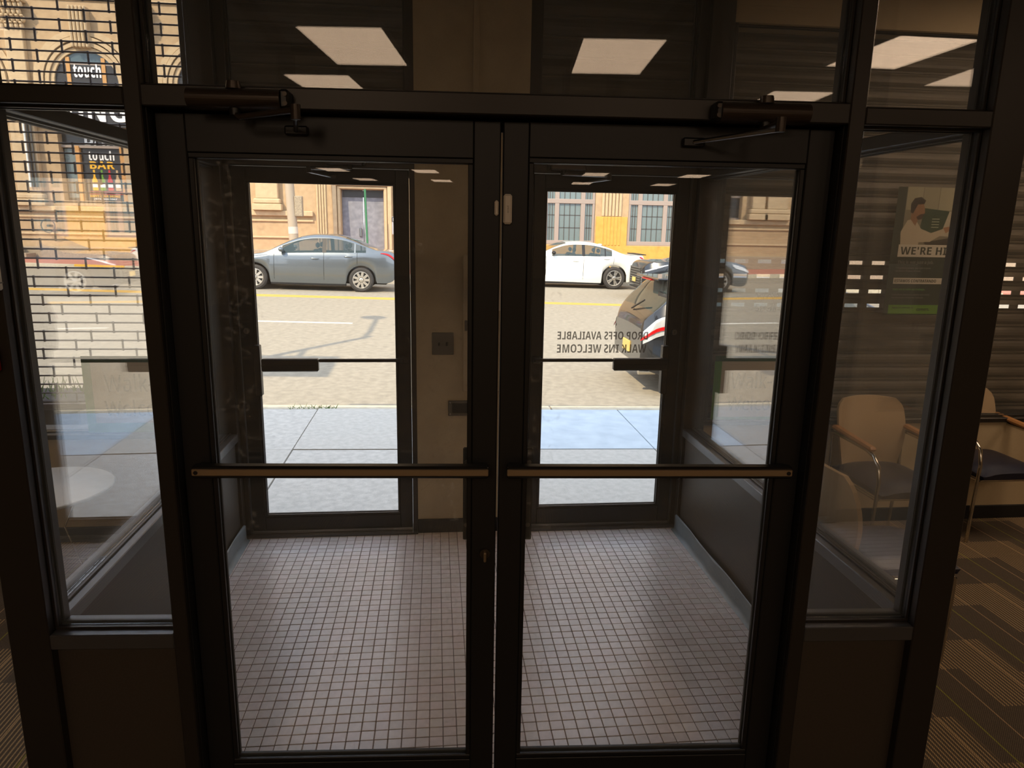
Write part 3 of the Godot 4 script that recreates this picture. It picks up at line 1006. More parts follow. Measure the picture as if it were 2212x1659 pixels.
func build_furniture() -> void:
	var proto := chair()
	var spots := [[Vector3(2.63, 0, -3.72), 0.0, "beige backed navy seat armchair under the hiring poster"], [Vector3(3.44, 0, -3.98), 0.0, "beige backed navy seat armchair at the far right by the shutter"], [Vector3(1.97, 0, -2.83), PI / 2, "armless beige backed navy seat chair with its back to the vestibule glass"]]
	for k in spots.size():
		var c := proto if k == 0 else chair(false) if k == 2 else proto.duplicate()
		if k == 1:
			c.name = numbered("armchair")
			add_child(c)
		c.position = spots[k][0]
		c.rotation.y = spots[k][1]
		c.set_meta("label", spots[k][2])
	var t := thing("side_table", "round white side table on thin wire legs by the left window", "table", Vector3(-1.99, 0, -3.62))
	var top := mk()
	top.t = Transform3D(Basis(), Vector3(0, 0.49, 0))
	top.lathe([Vector2(0, 0), Vector2(0.325, 0), Vector2(0.335, 0.005), Vector2(0.335, 0.014), Vector2(0.33, 0.018), Vector2(0, 0.018)], 48)
	part(t, "table_top", top, M.table_white)
	for k in 4:
		var a := PI / 4 + k * PI / 2
		var d := Vector3(cos(a), 0, sin(a))
		var e := Vector3(cos(a + 0.7), 0, sin(a + 0.7))
		part(t, "leg", mk().tube([d * 0.2 + Vector3.UP * 0.49, d * 0.09 + Vector3.UP * 0.27, e * 0.16 + Vector3.UP * 0.05, e * 0.24 + Vector3.UP * 0.005], 0.005, 8), M.chrome)
	var ring := []
	for k in 25:
		ring.append(Vector3(cos(TAU * k / 24) * 0.2, 0.03, sin(TAU * k / 24) * 0.2))
	part(t, "foot_ring", mk().tube(ring, 0.005, 8), M.chrome)


func chair(arms := true) -> Node3D:   # faces +z
	var c := thing("armchair", "", "chair", Vector3.ZERO, 0, "waiting room armchairs")
	var w := 0.215
	# curved backrest with rounded outline
	var rows := []
	var back := []
	for i in 15:
		var t := i / 14.0
		var y := lerpf(0.44, 0.86, t)
		var hw := w * (0.8 + 0.2 * sin(t * PI * 0.75))
		if t > 0.86:
			hw *= 1.0 - 0.16 * pow((t - 0.86) / 0.14, 2)
		var z := -0.235 - 0.07 * t + 0.03 * sin(t * PI)
		var row := []
		var row2 := []
		for j in 13:
			var s := j / 6.0 - 1.0
			row.append(Vector3(s * hw, y - 0.012 * s * s * t, z + 0.035 * s * s))
			row2.append(Vector3(-s * hw, y - 0.012 * s * s * t, z + 0.035 * s * s - 0.02))
		rows.append(row)
		back.append(row2)
	var m := mk()
	m.grid(rows)
	m.grid(back)
	for i in 14:
		m.quad(back[i][0], rows[i][12] * 1.0, rows[i + 1][12], back[i + 1][0])
		m.quad(rows[i][0], back[i][12], back[i + 1][12], rows[i + 1][0])
	for j in 12:
		m.quad(rows[14][j], rows[14][j + 1], back[14][11 - j], back[14][12 - j])
	part(c, "backrest", m, M.mesh_beige)
	# seat cushion, crowned
	var sr := []
	for i in 13:
		var a := i / 12.0
		var row := []
		for j in 13:
			var b := j / 12.0
			var edge := pow(absf(a * 2 - 1), 6) + pow(absf(b * 2 - 1), 6)
			row.append(Vector3(lerpf(-w, w, b), 0.47 - 0.03 * minf(edge, 1.3) + 0.012 * (1 - pow(b * 2 - 1, 2)), lerpf(0.27, -0.24, a)))
		sr.append(row)
	var sm := mk()
	sm.grid(sr)
	for k in 12:
		for e in [[sr[0][k], sr[0][k + 1]], [sr[12][k + 1], sr[12][k]], [sr[k][12], sr[k + 1][12]], [sr[k + 1][0], sr[k][0]]]:
			var p: Vector3 = e[0]
			var q: Vector3 = e[1]
			sm.quad(Vector3(p.x * 0.97, 0.41, p.z * 0.97), Vector3(q.x * 0.97, 0.41, q.z * 0.97), q, p)
	sm.quad(Vector3(-w, 0.41, -0.235), Vector3(w, 0.41, -0.235), Vector3(w, 0.41, 0.262), Vector3(-w, 0.41, 0.262))
	part(c, "seat", sm, M.navy_vinyl)
	for s in [-1.0, 1.0]:
		var x: float = s * (w + 0.012)
		var p := [Vector3(x, 0.0, 0.23), Vector3(x, 0.3, 0.235), Vector3(x, 0.5, 0.245), Vector3(x, 0.585, 0.225), Vector3(x, 0.63, 0.17), Vector3(x, 0.645, 0.1), Vector3(x, 0.65, -0.22), Vector3(x, 0.64, -0.25)]
		if not arms:
			part(c, "leg", mk().tube(p.slice(0, 2) + [Vector3(x, 0.4, 0.235)], 0.011, 10), M.chrome)
			part(c, "leg", mk().tube([Vector3(x, 0.0, -0.27), Vector3(x, 0.4, -0.245), Vector3(x * 0.9, 0.55, -0.27)], 0.011, 10), M.chrome)
			part(c, "side_rail", mk().tube([Vector3(x, 0.4, 0.235), Vector3(x, 0.395, -0.25)], 0.009, 8), M.chrome)
			continue
		part(c, "leg", mk().tube(p, 0.011, 10), M.chrome, "chrome tube front leg running up into the arm")
		part(c, "leg", mk().tube([Vector3(x, 0.0, -0.27), Vector3(x, 0.4, -0.245), Vector3(x, 0.66, -0.26)], 0.011, 10), M.chrome)
		var ar := mk()
		ar.t = Transform3D(Basis(Vector3.RIGHT, 0.06), Vector3(x, 0.66, -0.04))
		ar.box(Vector3(-0.025, 0, -0.2), Vector3(0.025, 0.026, 0.2), 0.01)
		part(c, "armrest", ar, M.arm_wood)
		part(c, "side_rail", mk().tube([Vector3(x, 0.4, 0.235), Vector3(x, 0.395, -0.25)], 0.009, 8), M.chrome)
	part(c, "front_rail", mk().tube([Vector3(-w, 0.4, 0.24), Vector3(w, 0.4, 0.24)], 0.009, 8), M.chrome)
	part(c, "rear_rail", mk().tube([Vector3(-w, 0.4, -0.25), Vector3(w, 0.4, -0.25)], 0.009, 8), M.chrome)
	return c


func build_posters() -> void:
	for k in 2:
		var x: float = [-1.66, 1.98][k]
		var p := thing("walk_in_poster", ["green bordered walk-in poster in the left window above the side table", "green bordered walk-in poster in the right window beside the vestibule"][k], "poster", Vector3(x, 0.652, ZF - 0.018), 0, "walk-in posters in the shop windows")
		part(p, "sheet", bx(-0.3, 0.3, 0, 0.44, 0, 0.002), M.poster_paper)
		var b := mk()
		for e in [[-0.3, 0.3, 0, 0.055], [-0.3, -0.255, 0.055, 0.405], [0.255, 0.3, 0.055, 0.405]]:
			b.box(Vector3(e[0], e[2], 0.002), Vector3(e[1], e[3], 0.003))
		part(p, "border", b, M.poster_green)
		part(p, "top_band", bx(-0.3, 0.3, 0.405, 0.44, 0.002, 0.0035), M.poster_dark_green)
		lettering(p, "Walk-ins", Vector3(-0.19, 0.235, 0.003), 0.4, 0.105, Basis(), M.poster_text, font, "lettering", 0.001)
		lettering(p, "Welcome", Vector3(-0.2, 0.095, 0.003), 0.42, 0.095, Basis(), M.poster_text, font, "lettering", 0.001)
	struct_decal()
	# hiring poster: the photo print is a computed picture, words are lettering
	var p := thing("hiring_poster", "dark green hiring poster with photo of man at a screen in right window", "poster", Vector3(3.0, 1.346, ZF - 0.016))
	var q := mk()
	q.uvquad(Vector3(-0.28, 0.36, 0.002), Vector3(0.28, 0.36, 0.002), Vector3(0.28, 0.76, 0.002), Vector3(-0.28, 0.76, 0.002))
	var pm := mat("photo_print", Color.WHITE, 0.6)
	pm.albedo_texture = ImageTexture.create_from_image(man_picture())
	part(p, "sheet", bx(-0.28, 0.28, 0, 0.76, 0, 0.0018), M.ink_green)
	part(p, "photo", q, pm)
	part(p, "headline_strip", bx(-0.235, 0.28, 0.352, 0.425, 0.002, 0.003), M.ink_cream)
	part(p, "second_strip", bx(-0.24, 0.28, 0.19, 0.226, 0.002, 0.003), M.ink_cream)
	part(p, "footer", bx(-0.25, 0.28, 0.008, 0.062, 0.002, 0.003), M.ink_lime)
	var z := 0.0032
	lettering(p, "WE'RE HIRING", Vector3(-0.22, 0.366, z), 0.47, 0.046, Basis(), M.ink_green, font_italic, "lettering", 0.0006)
	lettering(p, "This is not just a job.", Vector3(-0.228, 0.305, 0.0022), 0.235, 0.026, Basis(), M.print_grey, font_italic, "lettering", 0.0006)
	lettering(p, "It's purpose, people, and room to grow,", Vector3(-0.232, 0.278, 0.0022), 0.225, 0.013, Basis(), M.print_grey, font_italic, "lettering", 0.0006)
	lettering(p, "backed by 70 years of trust.", Vector3(-0.232, 0.26, 0.0022), 0.16, 0.013, Basis(), M.print_grey, font_italic, "lettering", 0.0006)
	lettering(p, "ESTAMOS CONTRATANDO", Vector3(-0.232, 0.199, z), 0.27, 0.019, Basis(), M.ink_green, font_italic, "lettering", 0.0006)
	lettering(p, "Esto no es solo un trabajo.", Vector3(-0.236, 0.148, 0.0022), 0.21, 0.016, Basis(), M.poster_green, font_italic, "lettering", 0.0006)
	lettering(p, "Es propósito, personas y espacio para crecer,", Vector3(-0.24, 0.118, 0.0022), 0.25, 0.012, Basis(), M.print_grey, font_italic, "lettering", 0.0006)
	lettering(p, "Respaldado por 70 años de confianza.", Vector3(-0.24, 0.1, 0.0022), 0.21, 0.012, Basis(), M.print_grey, font_italic, "lettering", 0.0006)
	lettering(p, "Apply in minutes at", Vector3(-0.228, 0.038, z), 0.14, 0.013, Basis(), M.ink_green, font_bold, "lettering", 0.0006)
	lettering(p, "careers.", Vector3(-0.065, 0.026, z), 0.085, 0.016, Basis(), M.ink_green, font_bold, "lettering", 0.0006)


func struct_decal() -> void:
	var d := thing("window_decal", "small faint grey in-office words on the right window glass", "decal", Vector3(1.92, 1.36, ZF - 0.05))
	lettering(d, "In-office", Vector3(0, 0.07, 0), 0.2, 0.045, Basis(), M.letter_grey, font, "lettering", 0.001)
	lettering(d, "Small B", Vector3(0, 0, 0), 0.18, 0.045, Basis(), M.letter_grey, font, "lettering", 0.001)


func man_picture() -> Image:
	var w := 280
	var h := 200
	var im := Image.create(w, h, false, Image.FORMAT_RGB8)
	im.fill(Color(0.5, 0.48, 0.4))
	for k in 5:
		im.fill_rect(Rect2i(30 + k * 52, 0, 49, 66), Color(0.62, 0.6, 0.5).darkened(0.06 * (k % 2)))
	im.fill_rect(Rect2i(0, 0, 28, 200), Color(0.16, 0.2, 0.16))
	var paint := func(poly: PackedVector2Array, c: Color):
		for y in h:
			for x in w:
				if Geometry2D.is_point_in_polygon(Vector2(x, y), poly):
					im.set_pixel(x, y, c)
	paint.call(PackedVector2Array([Vector2(90, 60), Vector2(170, 68), Vector2(160, 135), Vector2(80, 128)]), Color(0.12, 0.24, 0.16))
	paint.call(PackedVector2Array([Vector2(170, 68), Vector2(280, 78), Vector2(280, 150), Vector2(150, 140)]), Color(0.72, 0.69, 0.6))
	for k in 4:
		im.fill_rect(Rect2i(178, 90 + k * 9, 50 - k * 8, 3), Color(0.25, 0.27, 0.22))
		im.fill_rect(Rect2i(118, 90 + k * 8, 24, 3), Color(0.6, 0.62, 0.52))
	paint.call(PackedVector2Array([Vector2(100, 160), Vector2(180, 146), Vector2(280, 152), Vector2(280, 176), Vector2(120, 182)]), Color(0.2, 0.18, 0.15))
	paint.call(PackedVector2Array([Vector2(30, 200), Vector2(22, 130), Vector2(40, 96), Vector2(62, 90), Vector2(86, 120), Vector2(120, 132), Vector2(160, 118), Vector2(166, 130), Vector2(120, 158), Vector2(84, 160), Vector2(80, 200)]), Color(0.74, 0.69, 0.59))
	paint.call(PackedVector2Array([Vector2(156, 116), Vector2(178, 112), Vector2(186, 118), Vector2(168, 132)]), Color(0.62, 0.45, 0.32))
	paint.call(PackedVector2Array([Vector2(48, 92), Vector2(50, 60), Vector2(60, 44), Vector2(84, 46), Vector2(90, 62), Vector2(92, 74), Vector2(84, 84), Vector2(72, 94), Vector2(66, 112)]), Color(0.58, 0.42, 0.3))
	paint.call(PackedVector2Array([Vector2(46, 72), Vector2(44, 48), Vector2(54, 32), Vector2(74, 28), Vector2(90, 38), Vector2(86, 48), Vector2(66, 50), Vector2(60, 62), Vector2(54, 76)]), Color(0.16, 0.12, 0.1))
	paint.call(PackedVector2Array([Vector2(78, 78), Vector2(90, 76), Vector2(84, 92), Vector2(72, 94), Vector2(66, 86)]), Color(0.27, 0.19, 0.14))
	im.fill_rect(Rect2i(130, 170, 40, 30), Color(0.12, 0.22, 0.15))
	im.fill_rect(Rect2i(176, 168, 100, 32), Color(0.55, 0.53, 0.46))
	return im


# ---------------------------------------------------------------- street
func build_street() -> void:
	# near sidewalk: concrete flags with joints
	var sw := struct("sidewalk", "concrete flags of the near sidewalk")
	part(sw, "joint_bed", slab(mk(), -14, 14, -4.25, -7.2, -0.06, -0.055, 0.2, -0.012), M.grout)
	var xs := []
	for k in range(-8, 9):
		xs.append(-1.2 + 1.55 * k)
	var zs := [-4.3, -5.85, -7.195]
	rng.seed = 3
	for i in xs.size() - 1:
		for j in 2:
			var m: Material = M.concrete if (i * 7 + j * 3) % 5 < 3 else M.concrete_b
			if j == 1 and (i == 9 or i == 10):
				m = M.concrete_new
			var b := mk()
			var y0 := -0.035 + 0.005 * j + rng.randf_range(-0.003, 0.003)
			slab(b, xs[i] + 0.006, xs[i + 1] - 0.006, zs[j] - 0.006, zs[j + 1] + 0.006, y0, y0 + 0.004, 0.05, -0.012)
			part(sw, "flag", b, m)
	var door_step := mk()
	slab(door_step, -1.3, 1.7, -4.2, -4.3, -0.012, -0.02, 0.1, 0.0)
	part(sw, "door_step", door_step, M.concrete)
	var cb := struct("curb", "pale stone curbs on both sides of the street")
	for k in range(-5, 6):
		part(cb, "curb_stone", slab(mk(), k * 2.4 - 1.19, k * 2.4 + 1.19, -7.205, -7.38, -0.03, -0.035, 0.3, -0.012), M.curb_stone)
	for k in range(-12, 9):
		part(cb, "curb_stone", slab(mk(), k * 2.4 - 1.19, k * 2.4 + 1.19, -24.0, -24.15, 0.17, 0.175, 0.3), M.curb_stone)
	var road := struct("road", "grey asphalt street with double yellow centre line")
	var zz := [-7.38, -9.0, -11.0, -13.0, -15.0, -17.0, -19.0, -22.0, -24.0]
	var rm := mk()
	for k in zz.size() - 1:
		rm.quad(Vector3(-45, road_y(-45, zz[k]), zz[k]), Vector3(30, road_y(30, zz[k]), zz[k]), Vector3(30, road_y(30, zz[k + 1]), zz[k + 1]), Vector3(-45, road_y(-45, zz[k + 1]), zz[k + 1]))
	part(road, "asphalt", rm, M.asphalt)
	for z in [-17.45, -17.7]:
		part(road, "yellow_line", slab(mk(), -40, 28, z + 0.055, z - 0.055, prof(z) + 0.006, prof(z) + 0.006, 0.02), M.road_yellow)
	for e in [[-3.6, -1.55], [-14.0, -10.0], [3.5, 6.5]]:
		part(road, "white_line", slab(mk(), e[0], e[1], -13.35, -13.45, prof(-13.4) + 0.006, prof(-13.4) + 0.006, 0.02), M.road_white)
	var fs := struct("far_sidewalk", "red brick sidewalk across the street")
	part(fs, "brick_paving", slab(mk(), -45, 30, -24.15, -26.7, 0.17, 0.2, 0.2), M.brick_walk)
	part(fs, "yellow_curb_paint", slab(mk(), -11.3, -9.8, -23.99, -24.06, 0.176, 0.18, 0.06), M.road_yellow)
	# weeds along the near curb
	var wd := thing("curb_weeds", "thin green weeds growing at the near curb joint", "weeds", Vector3(-1.3, -0.02, -7.24))
	rng.seed = 17
	var g := mk()
	for k in 40:
		var a := Vector3(rng.randf_range(-0.2, 0.35), 0, rng.randf_range(-0.03, 0.06))
		var d := Vector3(rng.randf_range(-0.05, 0.05), rng.randf_range(0.02, 0.05), rng.randf_range(-0.03, 0.03))
		g.cyl(a, a + d, 0.004, 0.001, 4, false)
	part(wd, "blades", g, M.grass)
	wd.get_child(0).set_meta("kind", "stuff")
	var gt := thing("grass_tuft", "small green grass tuft on the far brick sidewalk", "grass", Vector3(9.5, 0.0, -24.6))
	g = mk()
	for k in 60:
		var a := Vector3(rng.randf_range(-0.5, 0.5), 0, rng.randf_range(-0.15, 0.15))
		g.cyl(a, a + Vector3(rng.randf_range(-0.08, 0.08), rng.randf_range(0.06, 0.16), 0.02), 0.012, 0.002, 4, false)
	part(gt, "blades", g, M.grass).set_meta("kind", "stuff")
	# planter box outside the left window
	var pl := thing("planter_box", "dark planter box with grass outside the left window", "planter", Vector3(-2.9, -0.03, -4.75))
	part(pl, "box", bx(-0.75, 0.68, 0, 0.76, -0.18, 0.18, 0.01), M.soil_box)
	g = mk()
	for k in 160:
		var a := Vector3(rng.randf_range(-0.7, 0.64), 0.755, rng.randf_range(-0.15, 0.15))
		g.cyl(a, a + Vector3(rng.randf_range(-0.04, 0.04), rng.randf_range(0.05, 0.12), rng.randf_range(-0.03, 0.03)), 0.004, 0.001, 4, false)
	part(pl, "grass_blades", g, M.grass).set_meta("kind", "stuff")
	# lamp post on the near curb, out of frame; its shadow lies on the street
	var lp := thing("street_lamp", "grey street lamp with a dish head at the near curb", "street lamp", Vector3(-4.57, -0.02, -7.0))
	part(lp, "base", mk().cyl(Vector3.ZERO, Vector3(0, 0.6, 0), 0.16, 0.12), M.grey_pole)
	part(lp, "pole", mk().cyl(Vector3(0, 0.5, 0), Vector3(0, 5.9, 0), 0.08, 0.055), M.grey_pole)
	part(lp, "arm", mk().tube([Vector3(0, 5.75, 0.1), Vector3(0, 5.85, -0.6), Vector3(0, 5.85, -2.2)], 0.04, 10), M.grey_pole)
	var hd := mk()
	hd.t = Transform3D(Basis(), Vector3(0, 5.72, -2.4))
	hd.lathe([Vector2(0.0, 0.0), Vector2(0.24, 0.0), Vector2(0.24, 0.03), Vector2(0.1, 0.12), Vector2(0.0, 0.15)], 20)
	part(lp, "lamp_dish", hd, M.grey_pole)
	var sp := thing("added_shadow_panel", "unseen flat panel added by the street lamp to cast a road shadow", "panel", Vector3(-4.56, 4.4, -5.85))  # unseen; shape and place made up to cast a shadow on the road
	part(sp, "plate", bx(-0.62, 0.55, 0, 0.05, -0.65, 0.65, 0.01), M.black)
	part(sp, "bracket", mk().cyl(Vector3(0, 0.02, -1.06), Vector3(0, 0.02, -0.6), 0.04), M.grey_pole)
	var rp := thing("added_roof_pipe", "unseen pipe rail added along the roof edge to cast a thin shadow", "pipe", Vector3(1.5, CEIL + 0.22, -4.3))  # out of view, added for the thin shadow line beside the near curb
	part(rp, "pipe", mk().cyl(Vector3(-4.8, 0.48, 0), Vector3(5.0, 0.48, 0), 0.03), M.grey_pole)
	for k in 6:
		part(rp, "stand", mk().cyl(Vector3(-4.7 + k * 1.9, 0, 0), Vector3(-4.7 + k * 1.9, 0.48, 0), 0.012), M.grey_pole)


func her(p: Array, x: float) -> float:   # smooth curve through [x, y] pairs
	if x <= p[0][0]:
		return p[0][1]
	if x >= p[-1][0]:
		return p[-1][1]
	for k in p.size() - 1:
		if x <= p[k + 1][0]:
			var d: float = p[k + 1][0] - p[k][0]
			var s: float = (p[k + 1][1] - p[k][1]) / d
			var s0: float = (p[k][1] - p[k - 1][1]) / (p[k][0] - p[k - 1][0]) if k > 0 else s
			var s1: float = (p[k + 2][1] - p[k + 1][1]) / (p[k + 2][0] - p[k + 1][0]) if k + 2 < p.size() else s
			var m0 := (s + s0) / 2 if s * s0 > 0 else 0.0
			var m1 := (s + s1) / 2 if s * s1 > 0 else 0.0
			var t: float = (x - p[k][0]) / d
			return (2 * t * t * t - 3 * t * t + 1) * p[k][1] + (t * t * t - 2 * t * t + t) * d * m0 + (3 * t * t - 2 * t * t * t) * p[k + 1][1] + (t * t * t - t * t) * d * m1
	return p[-1][1]


func section(c: Dictionary, x: float) -> Array:
	var w: float = c.half * her(c.plan, x)
	var tp := her(c.top, x)
	var bl := minf(her(c.belt, x), tp - 0.015)
	var low := her(c.low, x)
	for hub in c.hubs:
		var d: float = x - hub
		if absf(d) < c.arch:
			low = maxf(low, c.wheel + sqrt(c.arch * c.arch - d * d))
	low = minf(low, bl - 0.04)
	var g := tp - bl
	var tum: float = c.tumble
	var out := []
	for e in [[low, 0.94], [lerpf(low, bl, 0.22), 0.985], [lerpf(low, bl, 0.5), 1.0], [lerpf(low, bl, 0.72), 0.992], [lerpf(low, bl, 0.9), 0.985], [bl, 0.955]]:
		out.append(Vector3(x, e[0], w * e[1]))
	for e in [[0.08, 0.0], [0.8, 0.0], [0.93, 0.015]]:
		out.append(Vector3(x, bl + g * e[0], w * 0.945 - g * e[0] * tum - e[1]))
	var wr: float = w * 0.945 - g * 0.95 * tum
	out.append(Vector3(x, bl + g * 0.985, wr * 0.86))
	out.append(Vector3(x, tp + 0.008, wr * 0.45))
	out.append(Vector3(x, tp + 0.012, 0.0))
	return out


func on_body(c: Dictionary, x: float, s: float, lift := 0.0) -> Vector3:   # point on the near side: s counts along the section
	var a := section(c, x)
	var k := clampi(int(s), 0, a.size() - 2)
	var p: Vector3 = a[k].lerp(a[k + 1], s - k)
	return p + Vector3(0, 0, lift)


func build_car(c: Dictionary, called: String, label: String, at: Vector3, turn: float, size := 1.0) -> Node3D:
	var o := thing(called, label, "car", at, turn)
	var inner := o
	var xs := []
	var x := 0.0
	while x < c.long:
		xs.append(x)
		x += 0.04
	xs.append_array([0.012, c.long, c.long - 0.012])
	for e in c.glass + c.screens:
		xs.append_array([e[0], e[1]])
	for hub in c.hubs:
		xs.append_array([hub - c.arch, hub + c.arch])
	xs.sort()
	var pts := []
	for q in xs:
		var a := section(c, q)
		var row := a.duplicate()
		for k in range(a.size() - 2, -1, -1):
			row.append(Vector3(a[k].x, a[k].y, -a[k].z))
		pts.append(row)
	var ww: int = pts[0].size()
	var off := Vector3(-c.long / 2, 0, 0)
	var nn := []
	for i in pts.size():
		var r := []
		for j in ww:
			var du: Vector3 = pts[i][mini(j + 1, ww - 1)] - pts[i][maxi(j - 1, 0)]
			var dv: Vector3 = pts[mini(i + 1, pts.size() - 1)][j] - pts[maxi(i - 1, 0)][j]
			r.append(dv.cross(du).normalized())
		nn.append(r)
	var body := mk()
	var glass := mk()
	for m in [body, glass]:
		m.t = Transform3D(Basis.from_scale(Vector3.ONE * size), off * size)
	for i in pts.size() - 1:
		var mid: float = (xs[i] + xs[i + 1]) / 2
		if xs[i + 1] - xs[i] < 1e-5:
			continue
		var side := false
		var top := false
		for e in c.glass:
			side = side or (mid > e[0] and mid < e[1])
		for e in c.screens:
			top = top or (mid > e[0] and mid < e[1])
		for j in ww - 1:
			var jj := j if j < 11 else ww - 2 - j
			var m := glass if (jj == 6 and side) or (jj >= 8 and top) else body
			m.tri(pts[i][j], pts[i + 1][j + 1], pts[i][j + 1], nn[i][j], nn[i + 1][j + 1], nn[i][j + 1])
			m.tri(pts[i][j], pts[i + 1][j], pts[i + 1][j + 1], nn[i][j], nn[i + 1][j], nn[i + 1][j + 1])
	for e in [0, pts.size() - 1]:
		var mid := Vector3.ZERO
		for p in pts[e]:
			mid += p / ww
		for j in ww:
			var a: Vector3 = pts[e][j]
			var b: Vector3 = pts[e][(j + 1) % ww]
			if e == 0:
				body.tri(mid, a, b)
			else:
				body.tri(mid, b, a)
	part(o, "body", body, c.paint)
	part(o, "windows", glass, M.car_glass)
	var sc := Transform3D(Basis.from_scale(Vector3.ONE * size), off * size)
	var ub := mk()
	ub.t = sc
	ub.box(Vector3(0.25, c.wheel * 0.62, -c.half * 0.72), Vector3(c.long - 0.25, 0.62, c.half * 0.72), 0.05)
	part(o, "underbody", ub, M.car_black_trim)
	for q in c.seats:
		for s in [-0.37, 0.37]:
			var st := mk()
			st.t = sc
			st.box(Vector3(q - 0.02, 0.6, s - 0.23), Vector3(q + 0.14, q_top(c), s + 0.23), 0.05)
			st.box(Vector3(q + 0.05, q_top(c) + 0.03, s - 0.12), Vector3(q + 0.14, q_top(c) + 0.17, s + 0.12), 0.04)
			part(o, "car_seat", st, M.car_black_trim)
	# wheels
	for hub in c.hubs:
		for s in [1.0, -1.0]:
			var w := mk()
			w.t = Transform3D(Basis(Vector3.RIGHT, PI / 2 * s), Vector3.ZERO)
			var r: float = c.wheel * size
			var h: float = 0.19 * size
			w.lathe([Vector2(0.0, -h * 0.4), Vector2(r * 0.64, -h * 0.4), Vector2(r * 0.86, -h * 0.5), Vector2(r * 0.98, -h * 0.36), Vector2(r, -h * 0.2), Vector2(r, h * 0.2), Vector2(r * 0.98, h * 0.36), Vector2(r * 0.86, h * 0.5), Vector2(r * 0.68, h * 0.46), Vector2(r * 0.66, h * 0.2)], 36)
			var wh := part(o, "wheel", w, M.tire, "", Vector3((hub - c.long / 2) * size, r, s * (c.half * 0.985 - 0.1) * size))
			var dk := mk()
			dk.t = w.t
			dk.lathe([Vector2(r * 0.68, h * 0.24), Vector2(0.0, h * 0.24)], 28)
			part(wh, "hub_disc", dk, M.rim_dark)
			var rm := mk()
			rm.t = w.t
			rm.lathe([Vector2(r * 0.67, h * 0.36), Vector2(r * 0.69, h * 0.48), Vector2(r * 0.65, h * 0.49), Vector2(r * 0.6, h * 0.36)], 32)
			rm.lathe([Vector2(r * 0.17, h * 0.26), Vector2(r * 0.16, h * 0.46), Vector2(r * 0.1, h * 0.5), Vector2(0.0, h * 0.5)], 20)
			for k in c.spokes:
				for f in c.fork:
					var a: float = TAU * k / c.spokes
					var spoke := Transform3D(Basis(Vector3.UP, a + f), Vector3.ZERO)
					rm.t = w.t * spoke
					rm.box(Vector3(r * 0.12, h * 0.3, -r * c.spoke), Vector3(r * 0.63, h * 0.43, r * c.spoke), r * 0.01)
			part(wh, "rim", rm, M.rim)
	# fittings on both sides
	for s in [1.0, -1.0]:
		var flip := Transform3D(Basis(Vector3.RIGHT, Vector3.UP, Vector3(0, 0, s)), Vector3.ZERO)
		var mt := sc * flip
		for q in c.seams:
			var m := mk()
			m.t = mt
			var path := []
			for k in 9:
				path.append(on_body(c, q, 0.6 + 5.4 * k / 8.0, 0.0))
			m.tube(path, 0.006, 5)
			part(o, "door_gap", m, M.car_black_trim)
		for q in c.handles:
			var m := mk()
			m.t = mt
			var a := on_body(c, q, 3.75, 0.012)
			m.ball(a, Vector3(0.11, 0.022, 0.02), 10)
			part(o, "door_handle", m, c.handle_mat)
		for e in c.lamps:   # [x0, x1, s0, s1, material, name]
			var rows := []
			for i in 7:
				var row := []
				for j in 7:
					var xx := lerpf(e[0], e[1], j / 6.0)
					var t0: float = e[2] + e[6] * (1.0 - j / 6.0)
					row.append(on_body(c, xx, lerpf(t0, e[3], i / 6.0), 0.012 + (e[7] if e.size() > 7 else 0.0)) + Vector3((0.012 + (e[7] if e.size() > 7 else 0.0)) if e[0] > c.long / 2 else -0.012, 0, 0))
				rows.append(row)
			var m := mk()
			m.t = mt
			m.grid(rows)
			part(o, e[5], m, e[4])
		for q in c.mirror:
			var m := mk()
			m.t = mt
			var a := on_body(c, q, 6.2, 0.0)
			m.ball(a + Vector3(0, 0.06, 0.12), Vector3(0.07, 0.065, 0.1), 12)
			m.cyl(a + Vector3(0.02, 0.0, -0.01), a + Vector3(0.01, 0.03, 0.08), 0.025, 0.03, 8)
			part(o, "mirror", m, c.mirror_mat)
		var bp := mk()
		bp.t = mt
		for e in c.pillars:
			var rows := []
			for i in 6:
				rows.append([on_body(c, e[0], 6 + 1.0 * i / 5.0, 0.004), on_body(c, e[1], 6 + 1.0 * i / 5.0, 0.004)])
			bp.grid(rows)
		if c.pillars:
			part(o, "pillar_trim", bp, M.car_black_trim)
		var sk := mk()
		sk.t = mt
		sk.box(Vector3(c.hubs[0] + c.arch + 0.02, her(c.low, 2.0) - 0.05, c.half * 0.86), Vector3(c.hubs[1] - c.arch - 0.02, her(c.low, 2.0) + 0.012, c.half * 0.93), 0.01)
		part(o, "sill_trim", sk, M.car_black_trim)
	o.rotation.z = atan(GRADE) * (1.0 if absf(turn) < 1 else -1.0)
	return o


func q_top(c: Dictionary) -> float:
	return her(c.belt, c.long / 2) + 0.12


